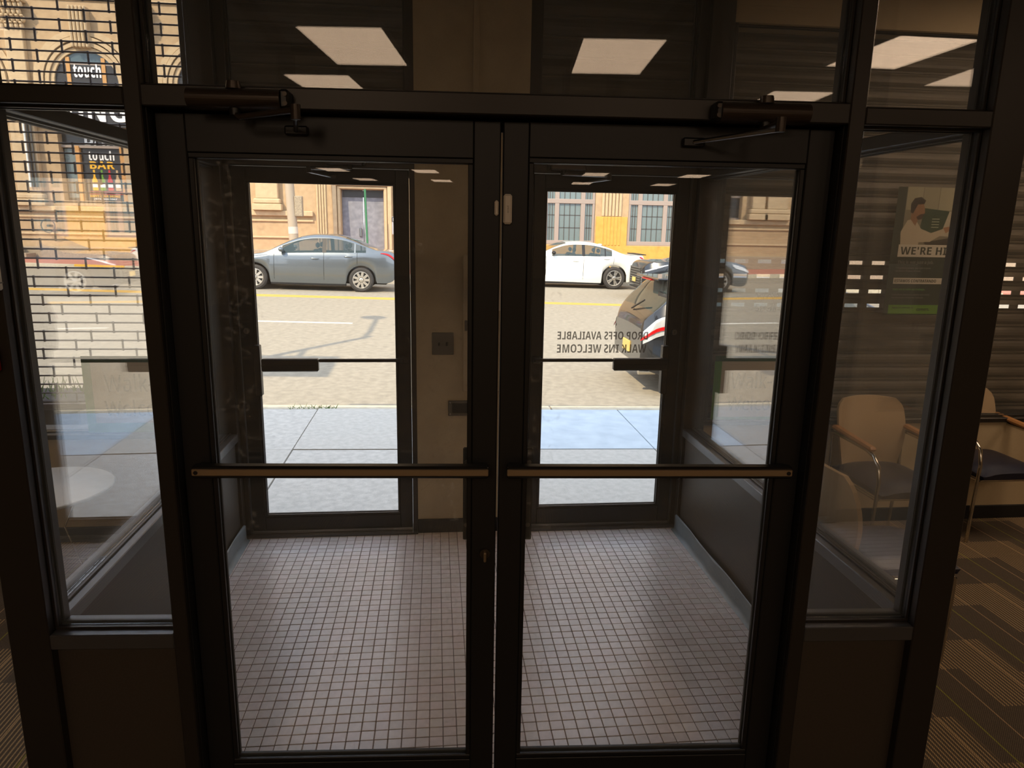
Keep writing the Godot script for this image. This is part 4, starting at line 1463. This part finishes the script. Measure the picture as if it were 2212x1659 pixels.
func build_cars() -> void:
	var sedan := {
		"long": 4.52, "half": 0.875, "wheel": 0.317, "arch": 0.365, "hubs": [0.93, 3.6], "tumble": 0.42, "paint": M.paint_grey,
		"plan": [[0.0, 0.62], [0.08, 0.78], [0.3, 0.9], [0.8, 0.985], [1.5, 1.0], [3.2, 1.0], [3.9, 0.96], [4.3, 0.87], [4.45, 0.78], [4.52, 0.7]],
		"top": [[0.0, 0.6], [0.1, 0.7], [0.4, 0.8], [0.9, 0.9], [1.2, 0.96], [1.6, 1.17], [2.0, 1.345], [2.35, 1.425], [2.7, 1.44], [3.05, 1.41], [3.4, 1.31], [3.75, 1.17], [4.0, 1.085], [4.3, 1.06], [4.42, 1.02], [4.52, 0.86]],
		"belt": [[0.0, 0.55], [0.3, 0.7], [0.9, 0.84], [1.3, 0.9], [2.2, 0.93], [3.2, 0.965], [3.9, 1.0], [4.3, 0.99], [4.52, 0.8]],
		"low": [[0.0, 0.36], [0.12, 0.22], [0.6, 0.2], [2.2, 0.2], [4.0, 0.24], [4.4, 0.3], [4.52, 0.45]],
		"glass": [[1.62, 2.62], [2.72, 3.42], [3.46, 3.72]], "screens": [[1.25, 2.08], [3.2, 3.92]], "seats": [2.35, 3.1],
		"spokes": 9, "fork": [0.0], "spoke": 0.1, "seams": [1.42, 2.66, 3.5], "handles": [2.44, 3.28], "handle_mat": M.paint_grey,
		"lamps": [[4.08, 4.5, 3.9, 5.0, M.tail_red, "tail_light", 0.9], [0.05, 0.6, 3.6, 5.0, M.lamp_clear, "head_light", 0.0]],
		"mirror": [1.62], "mirror_mat": M.paint_grey, "pillars": [[2.62, 2.72]],
	}
	var zc := -19.78
	build_car(sedan, "grey_sedan", "grey four-door sedan stopped beyond the yellow line facing left", Vector3(-3.28, road_y(-3.28, -18.95) - 0.005, zc), 0)
	var big: Dictionary = sedan.duplicate()
	big.merge({
		"long": 5.04, "half": 0.95, "wheel": 0.36, "arch": 0.415, "hubs": [0.95, 4.0], "tumble": 0.5, "paint": M.paint_white, "handle_mat": M.paint_white, "mirror_mat": M.car_black_trim,
		"plan": [[0.0, 0.75], [0.1, 0.85], [0.5, 0.95], [1.2, 1.0], [4.2, 1.0], [4.7, 0.95], [4.95, 0.88], [5.04, 0.8]],
		"top": [[0.0, 0.7], [0.1, 0.84], [0.6, 0.94], [1.3, 1.02], [1.6, 1.1], [2.1, 1.33], [2.45, 1.45], [2.9, 1.485], [3.3, 1.46], [3.8, 1.33], [4.25, 1.15], [4.5, 1.1], [4.95, 1.12], [5.04, 0.98]],
		"belt": [[0.0, 0.62], [0.6, 0.85], [1.4, 0.96], [2.4, 0.98], [3.4, 1.0], [4.3, 1.05], [4.9, 1.04], [5.04, 0.9]],
		"low": [[0.0, 0.36], [0.12, 0.22], [0.6, 0.2], [2.2, 0.2], [4.6, 0.26], [4.95, 0.34], [5.04, 0.5]],
		"glass": [[1.95, 2.92], [3.02, 3.9]], "screens": [[1.5, 2.4], [3.55, 4.3]], "seats": [2.65, 3.45], "spokes": 5, "fork": [-0.16, 0.16], "spoke": 0.06, "seams": [1.75, 2.97, 3.95], "handles": [2.72, 3.72],
		"lamps": [[4.8, 5.03, 4.3, 5.0, M.tail_red, "tail_light", 0.2], [0.05, 0.4, 3.8, 5.0, M.lamp_clear, "head_light", 0.0]], "mirror": [1.98], "pillars": [[2.92, 3.02], [3.66, 3.7]],
	}, true)
	var ch := build_car(big, "white_sedan", "white muscle sedan parked at the far curb facing left", Vector3(4.06, road_y(4.06, -21.9), -22.83), 0, 0.96)
	var sp := mk()
	sp.box(Vector3(2.2, 1.075, -0.72), Vector3(2.44, 1.1, 0.72), 0.01)
	part(ch, "trunk_spoiler", sp, M.car_black_trim)
	part(ch, "roof_antenna", mk().ball(Vector3(1.1, 1.335, 0), Vector3(0.09, 0.035, 0.03), 8), M.paint_white)
	var suv: Dictionary = sedan.duplicate()
	suv.merge({
		"long": 4.8, "half": 0.95, "wheel": 0.37, "arch": 0.425, "hubs": [0.95, 3.8], "tumble": 0.36, "paint": M.paint_blue_black, "handle_mat": M.paint_blue_black, "mirror_mat": M.paint_blue_black,
		"plan": [[0.0, 0.66], [0.06, 0.78], [0.3, 0.92], [0.8, 1.0], [4.3, 1.0], [4.7, 0.92], [4.8, 0.85]],
		"top": [[0.0, 0.82], [0.1, 0.95], [0.5, 1.03], [1.2, 1.1], [1.6, 1.28], [2.1, 1.52], [2.6, 1.66], [3.6, 1.66], [4.3, 1.55], [4.6, 1.3], [4.8, 1.0]],
		"belt": [[0.0, 0.75], [0.5, 0.93], [1.2, 1.02], [3.0, 1.05], [4.4, 1.12], [4.8, 0.95]],
		"low": [[0.0, 0.3], [0.12, 0.24], [0.6, 0.24], [2.2, 0.24], [4.4, 0.3], [4.8, 0.5]],
		"glass": [[1.75, 2.75], [2.85, 3.7], [3.76, 4.2]], "screens": [[1.25, 2.15], [4.2, 4.65]], "seats": [2.4, 3.3], "spokes": 7, "fork": [-0.1, 0.1], "spoke": 0.05, "seams": [1.6, 2.8, 3.7], "handles": [2.5, 3.5],
		"lamps": [[4.4, 4.78, 4.0, 5.0, M.tail_red, "tail_light", 0.2], [0.06, 0.62, 4.45, 5.2, M.lamp_clear, "head_light", 0.0], [0.1, 0.4, 2.2, 2.9, M.car_black_trim, "bumper_vent", 0.0]], "mirror": [1.8], "pillars": [[2.75, 2.85], [3.7, 3.76]],
	}, true)
	var lx := build_car(suv, "black_crossover", "black crossover with mesh grille stopped behind the white sedan facing left", Vector3(7.9, road_y(7.9, -18.6) + 0.02, -19.62), 0)
	var gr := mk()
	for k in 8:
		gr.box(Vector3(-2.43, 0.36 + k * 0.065, -0.5), Vector3(-2.36, 0.39 + k * 0.065, 0.5), 0.005)
	for k in 13:
		gr.box(Vector3(-2.42, 0.36, -0.49 + k * 0.08), Vector3(-2.37, 0.85, -0.47 + k * 0.08), 0.004)
	part(lx, "mesh_grille", gr, M.plate_grey)
	part(lx, "number_plate", bx(-2.45, -2.435, 0.44, 0.56, -0.16, 0.16, 0.003), M.plate_yellow)
	part(lx, "chin_lip", bx(-2.4, -2.1, 0.25, 0.29, -0.72, 0.78, 0.012), M.steel)
	var hatch: Dictionary = suv.duplicate()
	hatch.merge({
		"long": 4.35, "half": 0.91, "wheel": 0.34, "arch": 0.39, "hubs": [0.88, 3.5], "tumble": 0.34, "paint": M.paint_black, "handle_mat": M.paint_black, "mirror_mat": M.paint_black,
		"plan": [[0.0, 0.66], [0.08, 0.8], [0.4, 0.94], [0.9, 1.0], [3.6, 1.0], [4.05, 0.94], [4.24, 0.85], [4.32, 0.76], [4.35, 0.7]],
		"top": [[0.0, 0.72], [0.1, 0.84], [0.5, 0.93], [1.1, 1.0], [1.5, 1.17], [1.95, 1.38], [2.4, 1.48], [3.2, 1.48], [3.7, 1.42], [3.92, 1.34], [4.12, 1.14], [4.27, 0.98], [4.33, 0.9], [4.35, 0.8]],
		"belt": [[0.0, 0.68], [0.5, 0.85], [1.1, 0.93], [3.0, 0.97], [3.8, 1.0], [4.2, 0.96], [4.35, 0.76]],
		"low": [[0.0, 0.34], [0.12, 0.22], [0.6, 0.2], [2.2, 0.2], [3.95, 0.26], [4.25, 0.3], [4.35, 0.36]],
		"glass": [[1.6, 2.5], [2.58, 3.35], [3.4, 3.7]], "screens": [[1.15, 1.98], [3.92, 4.24]], "seats": [2.2, 3.0], "seams": [1.45, 2.54, 3.4], "handles": [2.3, 3.2],
		"lamps": [[3.98, 4.33, 2.6, 4.7, M.lamp_clear, "tail_light_lens", 0.3], [4.05, 4.345, 3.1, 3.5, M.tail_red, "tail_light", 0.1, 0.012], [0.06, 0.5, 4.2, 5.2, M.lamp_clear, "head_light", 0.0]], "mirror": [1.6], "pillars": [[2.5, 2.58], [3.35, 3.4]],
	}, true)
	var hx := 4.62
	var ht := build_car(hatch, "black_hatchback", "black hatchback parked at the near curb showing its tail", Vector3(hx, road_y(hx, -8.9), -8.98), PI)
	part(ht, "roof_spoiler", bx(1.62, 1.98, 1.37, 1.4, -0.5, 0.5, 0.012), M.paint_black)
	part(ht, "brake_light", bx(1.93, 1.985, 1.355, 1.37, -0.2, 0.2, 0.004), M.tail_red)
	part(ht, "number_plate", bx(2.17, 2.19, 0.44, 0.58, -0.16, 0.16, 0.004), M.plate_yellow)
	part(ht, "rear_wiper", mk().tube([Vector3(2.13, 0.98, 0.05), Vector3(2.07, 1.12, -0.3)], 0.01, 6), M.car_black_trim)
	part(ht, "tail_pipe", mk().cyl(Vector3(1.95, 0.27, -0.55), Vector3(2.16, 0.27, -0.55), 0.045), M.chrome, "bright exhaust tip")
	part(ht, "bumper_trim", bx(2.05, 2.17, 0.34, 0.38, -0.6, 0.6, 0.012), M.chrome)


# ---------------------------------------------------------------- building across the street
func ring_block(m: MB, cx: float, cy: float, r0: float, r1: float, z0: float, z1: float, seg := 24) -> void:
	for k in seg:
		var a := PI * k / seg
		var b := PI * (k + 1) / seg
		var p := [Vector2(cos(a), sin(a)), Vector2(cos(b), sin(b))]
		m.ext(PackedVector2Array([Vector2(cx, cy) + p[0] * r0, Vector2(cx, cy) + p[0] * r1, Vector2(cx, cy) + p[1] * r1, Vector2(cx, cy) + p[1] * r0]), z0, z1)


func build_across() -> void:
	var zb := -26.5
	var o := thing("stone_building", "sandstone building with pilasters and arches across the street", "building", Vector3(-8, 0, zb))
	var at := Vector3(-8, 0, zb)
	var holes := [[-3.34, -1.85, -1.0, 2.98], [3.95, 5.8, 1.2, 4.4], [7.05, 8.9, 1.2, 4.4], [10.2, 12.0, 1.2, 4.4], [-12.55, -10.5, 2.4, 5.5], [-8.3, -6.55, 2.2, 4.6], [-16.6, -14.4, 2.4, 5.5]]
	var arches := [-15.25, -11.4, -7.55]
	for c in arches:
		holes.append([c - 1.0, c + 1.0, 5.85, 6.95])
	var w := mk(at)
	holed(w, -36, 24, -0.5, 12, zb - 0.8, zb, holes)
	part(o, "wall", w, M.stone)
	# plinth and string courses
	for e in [[-36, -3.7, 0.0, 0.85, 0.1, "granite"], [-1.6, 3.2, 0.0, 0.85, 0.1, "granite"], [10.5, 24, 0.0, 0.85, 0.1, "granite"], [-36, -3.7, 1.25, 1.32, 0.06, "stone_light"], [-36, -4.3, 2.02, 2.2, 0.14, "stone_light"], [-36, -4.3, 1.82, 1.9, 0.06, "stone_light"], [10.5, 24, 1.25, 1.32, 0.06, "stone_light"], [10.5, 24, 2.0, 2.2, 0.12, "stone_light"], [-36, 24, 5.55, 5.75, 0.12, "stone_light"], [-36, 24, 8.65, 8.75, 0.05, "stone_light"], [-36, 24, 9.05, 9.2, 0.12, "stone_light"], [-36, 24, 9.5, 9.7, 0.25, "stone_light"], [-36, 24, 9.7, 9.9, 0.4, "stone_light"]]:
		part(o, "string_course", mk(at).box(Vector3(e[0], e[2], zb), Vector3(e[1], e[3], zb + e[4]), 0.02), M[e[5]])
	for e in [[3.2, 10.5, -0.3, 1.17], [5.84, 7.01, 1.17, 2.22], [8.95, 10.15, 1.17, 2.22], [3.2, 3.92, 1.17, 2.22]]:
		part(o, "painted_panel", mk(at).box(Vector3(e[0], e[2], zb), Vector3(e[1], e[3], zb + 0.04)), M.yellow_paint, "yellow painted lower wall")
	# fluted pilasters
	for e in [[5.84, 7.01, 6], [8.95, 10.15, 6], [-4.2, -3.8, 4]]:
		var n: int = e[2]
		var inset: float = 0.2 if n == 6 else 0.02
		var step: float = (e[1] - e[0] - 2 * inset) / n
		for k in n:
			var x: float = e[0] + inset + step * k
			for y in ([[1.17, 2.22, "yellow_paint"], [2.22, 5.4, "stone_light"]] if n == 6 else [[0.85, 5.4, "stone_light"]]):
				part(o, "flute_rib", mk(at).box(Vector3(x, y[0], zb), Vector3(x + step * 0.8, y[1], zb + 0.06), 0.025), M[y[2]])
	for e in [[-6.2, -5.45], [-13.9, -13.15], [-10.0, -9.2], [-9.1, -8.6]]:
		part(o, "pilaster", mk(at).box(Vector3(e[0], 2.6, zb), Vector3(e[1], 5.5, zb + 0.22), 0.02), M.stone_light)
		part(o, "pilaster_base", mk(at).box(Vector3(e[0] - 0.08, 2.42, zb), Vector3(e[1] + 0.08, 2.6, zb + 0.28), 0.04), M.stone_light)
		part(o, "pilaster_base", mk(at).box(Vector3(e[0] - 0.12, 2.2, zb), Vector3(e[1] + 0.12, 2.42, zb + 0.3), 0.02), M.stone_light)
	# upper storey: arches, keystones, pilasters with leafy capitals
	for c in arches:
		for e in [[1.0, 1.12, 0.1], [1.14, 1.26, 0.16], [1.3, 1.42, 0.2], [1.46, 1.64, 0.12]]:
			var m := mk(at)
			ring_block(m, c, 6.15, e[0], e[1], zb, zb + e[2])
			for s in [-1.0, 1.0]:
				m.box(Vector3(c + s * e[0], 5.75, zb), Vector3(c + s * e[1], 6.15, zb + e[2]))
			part(o, "arch_ring", m, M.stone_light)
		var ks := mk(at)
		for k in 5:
			ks.box(Vector3(c - 0.28 + k * 0.115, 7.2, zb), Vector3(c - 0.28 + k * 0.115 + 0.085, 8.45, zb + 0.34), 0.03)
		part(o, "keystone", ks, M.stone_light)
		var win := mk(at)
		var half := PackedVector2Array()
		for k in 21:
			half.append(Vector2(c + cos(PI * k / 20) * 0.99, 6.15 + sin(PI * k / 20) * 0.99))
		half.append(Vector2(c - 0.99, 5.8))
		half.append(Vector2(c + 0.99, 5.8))
		win.ext(half, zb - 0.02, zb + 0.02)
		var wn := part(o, "arch_window", win, M.arch_pane)
		for x in [c - 0.55, c + 0.55]:
			part(wn, "post", mk(at).box(Vector3(x - 0.06, 5.8, zb + 0.02), Vector3(x + 0.06, 6.95, zb + 0.07)), M.gold_wood)
		part(wn, "rail", mk(at).box(Vector3(c - 0.98, 6.72, zb + 0.02), Vector3(c + 0.98, 6.76, zb + 0.05)), M.far_frame)
		part(wn, "lower_panel", mk(at).box(Vector3(c - 0.98, 5.8, zb + 0.015), Vector3(c + 0.98, 6.7, zb + 0.03)), M.shop_sign)
	for c in [-13.45, -9.6]:
		part(o, "pilaster", mk(at).box(Vector3(c - 0.28, 5.75, zb), Vector3(c + 0.28, 7.7, zb + 0.2), 0.02), M.stone_light)
		var cap := mk(at)
		rng.seed = 29
		for i in 4:
			for k in 5 + i % 2:
				var x: float = c - 0.3 + 0.15 * k - 0.07 * (i % 2)
				var y := 7.7 + i * 0.2
				cap.ball(Vector3(x, y + 0.08, zb + 0.2 + 0.04 * i), Vector3(0.07, 0.11, 0.09), 8)
				cap.ball(Vector3(x, y + 0.17, zb + 0.27 + 0.05 * i), Vector3(0.055, 0.04, 0.05), 8)
		cap.box(Vector3(c - 0.42, 8.5, zb), Vector3(c + 0.42, 8.6, zb + 0.45), 0.02)
		part(o, "capital", cap, M.stone_light)
	# steel double door
	var dr := part(o, "double_door", mk(at).box(Vector3(-3.34, -0.1, zb - 0.35), Vector3(-2.6, 2.98, zb - 0.3), 0.01), M.old_door, "weathered grey steel double door")
	part(dr, "leaf", mk(at).box(Vector3(-2.58, -0.1, zb - 0.35), Vector3(-1.85, 2.98, zb - 0.3), 0.01), M.old_door)
	part(dr, "lock", mk(at).box(Vector3(-2.75, 1.35, zb - 0.3), Vector3(-2.66, 1.65, zb - 0.24), 0.01), M.steel)
	part(dr, "head_panel", mk(at).box(Vector3(-3.3, 2.72, zb - 0.3), Vector3(-1.9, 2.95, zb - 0.28)), M.shop_sign)
	for e in [[-3.62, -3.48, 0.12], [-3.46, -3.36, 0.06], [-1.83, -1.73, 0.06], [-1.71, -1.57, 0.12]]:
		part(o, "door_architrave", mk(at).box(Vector3(e[0], 0.0, zb), Vector3(e[1], 3.06 if e[2] < 0.1 else 3.2, zb + e[2]), 0.015), M.stone_light)
	for e in [[-3.62, -1.57, 3.1, 3.22, 0.14], [-3.46, -1.73, 3.0, 3.08, 0.07]]:
		part(o, "door_architrave", mk(at).box(Vector3(e[0], e[2], zb), Vector3(e[1], e[3], zb + e[4]), 0.015), M.stone_light)
	# gridded windows on the right
	for x0 in [3.95, 7.05, 10.2]:
		var wf := mk(at)
		var x1: float = x0 + 1.84
		var zf := zb - 0.12
		for e in [[x0, x0 + 0.09, 1.2, 4.4], [x1 - 0.09, x1, 1.2, 4.4], [x0 + 0.36, x0 + 0.52, 1.2, 4.4], [x1 - 0.52, x1 - 0.36, 1.2, 4.4], [x0, x1, 1.2, 1.34], [x0, x1, 2.66, 2.82], [x0, x1, 4.28, 4.4]]:
			var deep := 0.1 if e[3] - e[2] > 1 else 0.107
			wf.box(Vector3(e[0], e[2], zf), Vector3(e[1], e[3], zf + deep), 0.01)
		var win := part(o, "gridded_window", wf, M.far_frame, "pale window frame with gridded panes")
		for e in [[x0 + 0.09, x0 + 0.36], [x0 + 0.52, x1 - 0.52], [x1 - 0.36, x1 - 0.09]]:
			for y in [[1.34, 2.66], [2.82, 4.28]]:
				var pn := part(win, "pane", mk(at).box(Vector3(e[0], y[0], zf + 0.02), Vector3(e[1], y[1], zf + 0.03)), M.far_pane)
			var mu := mk(at)
			var nx: int = 3 if e[1] - e[0] > 0.5 else 2
			for k in range(1, nx + 1):
				var x: float = lerpf(e[0], e[1], float(k) / (nx + 1))
				mu.box(Vector3(x - 0.012, 1.34, zf + 0.03), Vector3(x + 0.012, 4.28, zf + 0.045))
			for y in [1.8, 2.25, 3.3, 3.8]:
				mu.box(Vector3(e[0], y - 0.012, zf + 0.03), Vector3(e[1], y + 0.012, zf + 0.045))
			part(win, "muntins", mu, M.plate_grey)
	# plain dark window between pilasters
	for x0 in [-8.3, -16.6]:
		var x1: float = x0 + 1.75
		var win := part(o, "dark_window", mk(at).box(Vector3(x0, 2.2, zb - 0.3), Vector3(x1, 4.6, zb - 0.27)), M.far_dark)
		for y in [2.2, 3.0, 3.75]:
			part(win, "rail", mk(at).box(Vector3(x0, y, zb - 0.27), Vector3(x1, y + 0.07, zb - 0.2)), M.far_frame)
	# bar front: dark glass, gold posts, signs
	var bar := part(o, "bar_front", mk(at).box(Vector3(-12.55, 2.4, zb - 0.35), Vector3(-10.5, 5.5, zb - 0.3)), M.far_dark, "dark bar window with posters")
	for x in [-12.05, -10.62]:
		part(bar, "post", mk(at).box(Vector3(x - 0.07, 2.4, zb - 0.3), Vector3(x + 0.07, 4.2, zb - 0.15), 0.01), M.gold_wood)
	part(bar, "side_pane", mk(at).box(Vector3(-12.5, 2.5, zb - 0.3), Vector3(-12.14, 4.1, zb - 0.28)), M.far_pane)
	part(bar, "fascia", mk(at).box(Vector3(-13.4, 4.78, zb - 0.0), Vector3(-9.5, 5.8, zb + 0.16), 0.01), M.shop_sign)
	part(bar, "transom_rail", mk(at).box(Vector3(-12.55, 4.14, zb - 0.3), Vector3(-10.5, 4.22, zb - 0.18)), M.far_frame)
	part(bar, "banner", mk(at).box(Vector3(-11.86, 2.42, zb - 0.3), Vector3(-10.72, 4.12, zb - 0.27)), M.shop_sign)
	var rel := func(x: float, y: float, z: float) -> Vector3: return Vector3(x, y, z) - at
	lettering(o, "touch", rel.call(-11.8, 6.33, zb + 0.035), 0.86, 0.45, Basis(), M.letter_white, font_bold, "lettering", 0.03)
	lettering(bar, "LOUNGE", rel.call(-13.2, 4.95, zb + 0.165), 3.5, 0.72, Basis(), M.letter_white, font_bold, "lettering", 0.04)
	lettering(bar, "BAR", rel.call(-11.82, 4.24, zb - 0.28), 1.0, 0.5, Basis(), M.letter_white, font_bold, "lettering", 0.03)
	lettering(bar, "touch", rel.call(-11.75, 3.75, zb - 0.265), 0.84, 0.32, Basis(), M.letter_white, font_bold, "lettering", 0.01)
	lettering(bar, "BAR", rel.call(-11.73, 3.47, zb - 0.265), 0.8, 0.25, Basis(), M.letter_gold, font_bold, "lettering", 0.01)
	lettering(bar, "HAPPY HOUR DRINKS", rel.call(-11.82, 2.53, zb - 0.265), 0.98, 0.08, Basis(), M.letter_gold, font_bold, "lettering", 0.01)
	lettering(bar, "(973) 444-1067", rel.call(-11.7, 2.44, zb - 0.265), 0.75, 0.06, Basis(), M.letter_white, font_bold, "lettering", 0.01)
	part(bar, "red_strip", mk(at).box(Vector3(-11.84, 2.63, zb - 0.27), Vector3(-10.74, 2.72, zb - 0.262)), M.tail_red)
	for k in 4:
		var bm := [M.letter_gold, M.ink_lime, M.tail_red, M.mesh_beige]
		var b := mk(at)
		var cx := -11.62 + 0.25 * k
		b.ext(PackedVector2Array([Vector2(cx - 0.085, 2.76), Vector2(cx + 0.085, 2.76), Vector2(cx + 0.085, 3.08), Vector2(cx + 0.03, 3.22), Vector2(cx + 0.03, 3.44), Vector2(cx - 0.03, 3.44), Vector2(cx - 0.03, 3.22), Vector2(cx - 0.085, 3.08)]), zb - 0.27, zb - 0.262)
		var bt := part(bar, "printed_bottle", b, bm[k])
		part(bt, "bottle_label", mk(at).box(Vector3(cx - 0.08, 2.86, zb - 0.262), Vector3(cx + 0.08, 3.0, zb - 0.258)), M.letter_white)
	# things fixed to or standing before the wall
	var dp := thing("downpipe", "dark drain pipes running down the stone wall beside the bar", "pipe", Vector3(-13.35, 2.8, zb + 0.22))
	for k in 3:
		part(dp, "pipe", mk().cyl(Vector3(-0.08 + k * 0.1, 0, 0.06), Vector3(-0.08 + k * 0.1, 2.4, 0.06), 0.035, -1, 8), [M.white, M.soil_box, M.plate_grey][k])
	var hr := thing("wall_ring", "round iron ring fixed low on the stone wall", "ring", Vector3(-13.05, 1.3, zb))
	var ring := []
	for k in 25:
		ring.append(Vector3(cos(TAU * k / 24) * 0.22, 0.25 + sin(TAU * k / 24) * 0.22, 0.26))
	part(hr, "ring", mk().tube(ring, 0.02, 6), M.plate_grey)
	part(hr, "stem", mk().cyl(Vector3(0, 0.25, 0), Vector3(0, 0.25, 0.28), 0.04), M.plate_grey)
	var st := thing("stone_step", "grey stone step at the foot of the far wall", "step", Vector3(-14.2, 0.44, zb + 0.45))
	part(st, "lower_tread", bx(-0.5, 0.6, -0.1, 0.2, -0.3, 0.3, 0.01), M.granite)
	part(st, "upper_tread", bx(-0.5, 0.25, 0.2, 0.4, -0.3, 0.1, 0.01), M.granite)
	var pp := thing("utility_pole", "weathered grey utility pole on the far sidewalk", "pole", Vector3(-4.62, 0.25, -24.6))
	part(pp, "shaft", mk().cyl(Vector3.ZERO, Vector3(-0.25, 7, 0), 0.16, 0.13, 16), M.grey_pole)
	part(pp, "meter_box", bx(0.05, 0.3, 1.75, 2.4, -0.1, 0.12, 0.02), M.granite)
	part(pp, "sticker", mk().cyl(Vector3(-0.042, 1.2, 0), Vector3(-0.05, 1.42, 0), 0.16, 0.158, 16, false), M.paper, "torn white sticker band")
	var gp := thing("green_post", "thin green post before the grey steel door", "post", Vector3(-2.33, 0.2, -25.4))
	part(gp, "post", mk().cyl(Vector3.ZERO, Vector3(-0.06, 2.75, 0), 0.035), M.green_pole)
	part(gp, "foot", mk().cyl(Vector3.ZERO, Vector3(0, 0.06, 0), 0.09), M.green_pole)
	var ns := thing("no_parking_sign", "small white and blue notice sign right of the steel door", "sign", Vector3(-1.42, 1.45, zb + 0.005))
	part(ns, "plate", bx(-0.17, 0.17, 0, 0.62, 0, 0.03, 0.01), M.white)
	part(ns, "blue_band", bx(-0.16, 0.16, 0.44, 0.6, 0.03, 0.034), M.navy_vinyl)
	lettering(ns, "NO", Vector3(-0.12, 0.46, 0.034), 0.22, 0.12, Basis(), M.letter_white, font_bold, "lettering", 0.004)


# ---------------------------------------------------------------- scene
func _ready() -> void:
	S = Transform3D(Basis(Vector3.UP, deg_to_rad(TURN)), Vector3.ZERO)
	var cam := Camera3D.new()
	cam.name = "camera"
	cam.fov = 56.48
	cam.near = 0.05
	cam.far = 200.0
	cam.position = Vector3(0, 1.84, 0)
	cam.rotation_degrees = Vector3(-12.5, -6.14, 1.06)
	add_child(cam)
	cam.current = true
	var env := Environment.new()
	env.background_mode = Environment.BG_SKY
	var sky := Sky.new()
	var sm := ProceduralSkyMaterial.new()
	sm.sky_top_color = Color(0.69, 0.73, 0.79)
	sm.sky_horizon_color = Color(0.88, 0.9, 0.92)
	sm.ground_bottom_color = Color(0.45, 0.43, 0.4)
	sm.ground_horizon_color = Color(0.6, 0.59, 0.56)
	sm.sky_energy_multiplier = 2.0 * OUT
	sm.ground_energy_multiplier = 0.6 * OUT
	sm.sun_angle_max = 5.0
	sky.sky_material = sm
	env.sky = sky
	env.tonemap_mode = Environment.TONE_MAPPER_LINEAR
	env.tonemap_exposure = 1.1
	env.sdfgi_enabled = true
	env.ssao_enabled = true
	env.ssil_enabled = true
	var we := WorldEnvironment.new()
	we.name = "environment"
	we.environment = env
	add_child(we)
	var sun := DirectionalLight3D.new()
	sun.name = "sun"
	sun.light_color = Color(1.0, 0.92, 0.78)
	sun.light_energy = 2.0 * OUT
	sun.light_angular_distance = 0.53
	sun.shadow_enabled = true
	add_child(sun)
	sun.look_at_from_position(Vector3.ZERO, Vector3(0.407, -0.695, -0.593), Vector3.UP)
	font.font_names = PackedStringArray(["Droid Sans"])
	font_bold.font_names = PackedStringArray(["Droid Sans"])
	font_bold.font_weight = 700
	font_italic.font_names = PackedStringArray(["Droid Sans"])
	font_italic.font_weight = 700
	font_italic.font_italic = true
	make_materials()
	build_floor()
	build_lights()
	build_screen()
	build_sides()
	build_front()
	build_shutters()
	build_street()
	build_across()
	build_cars()
	build_furniture()
	build_posters()
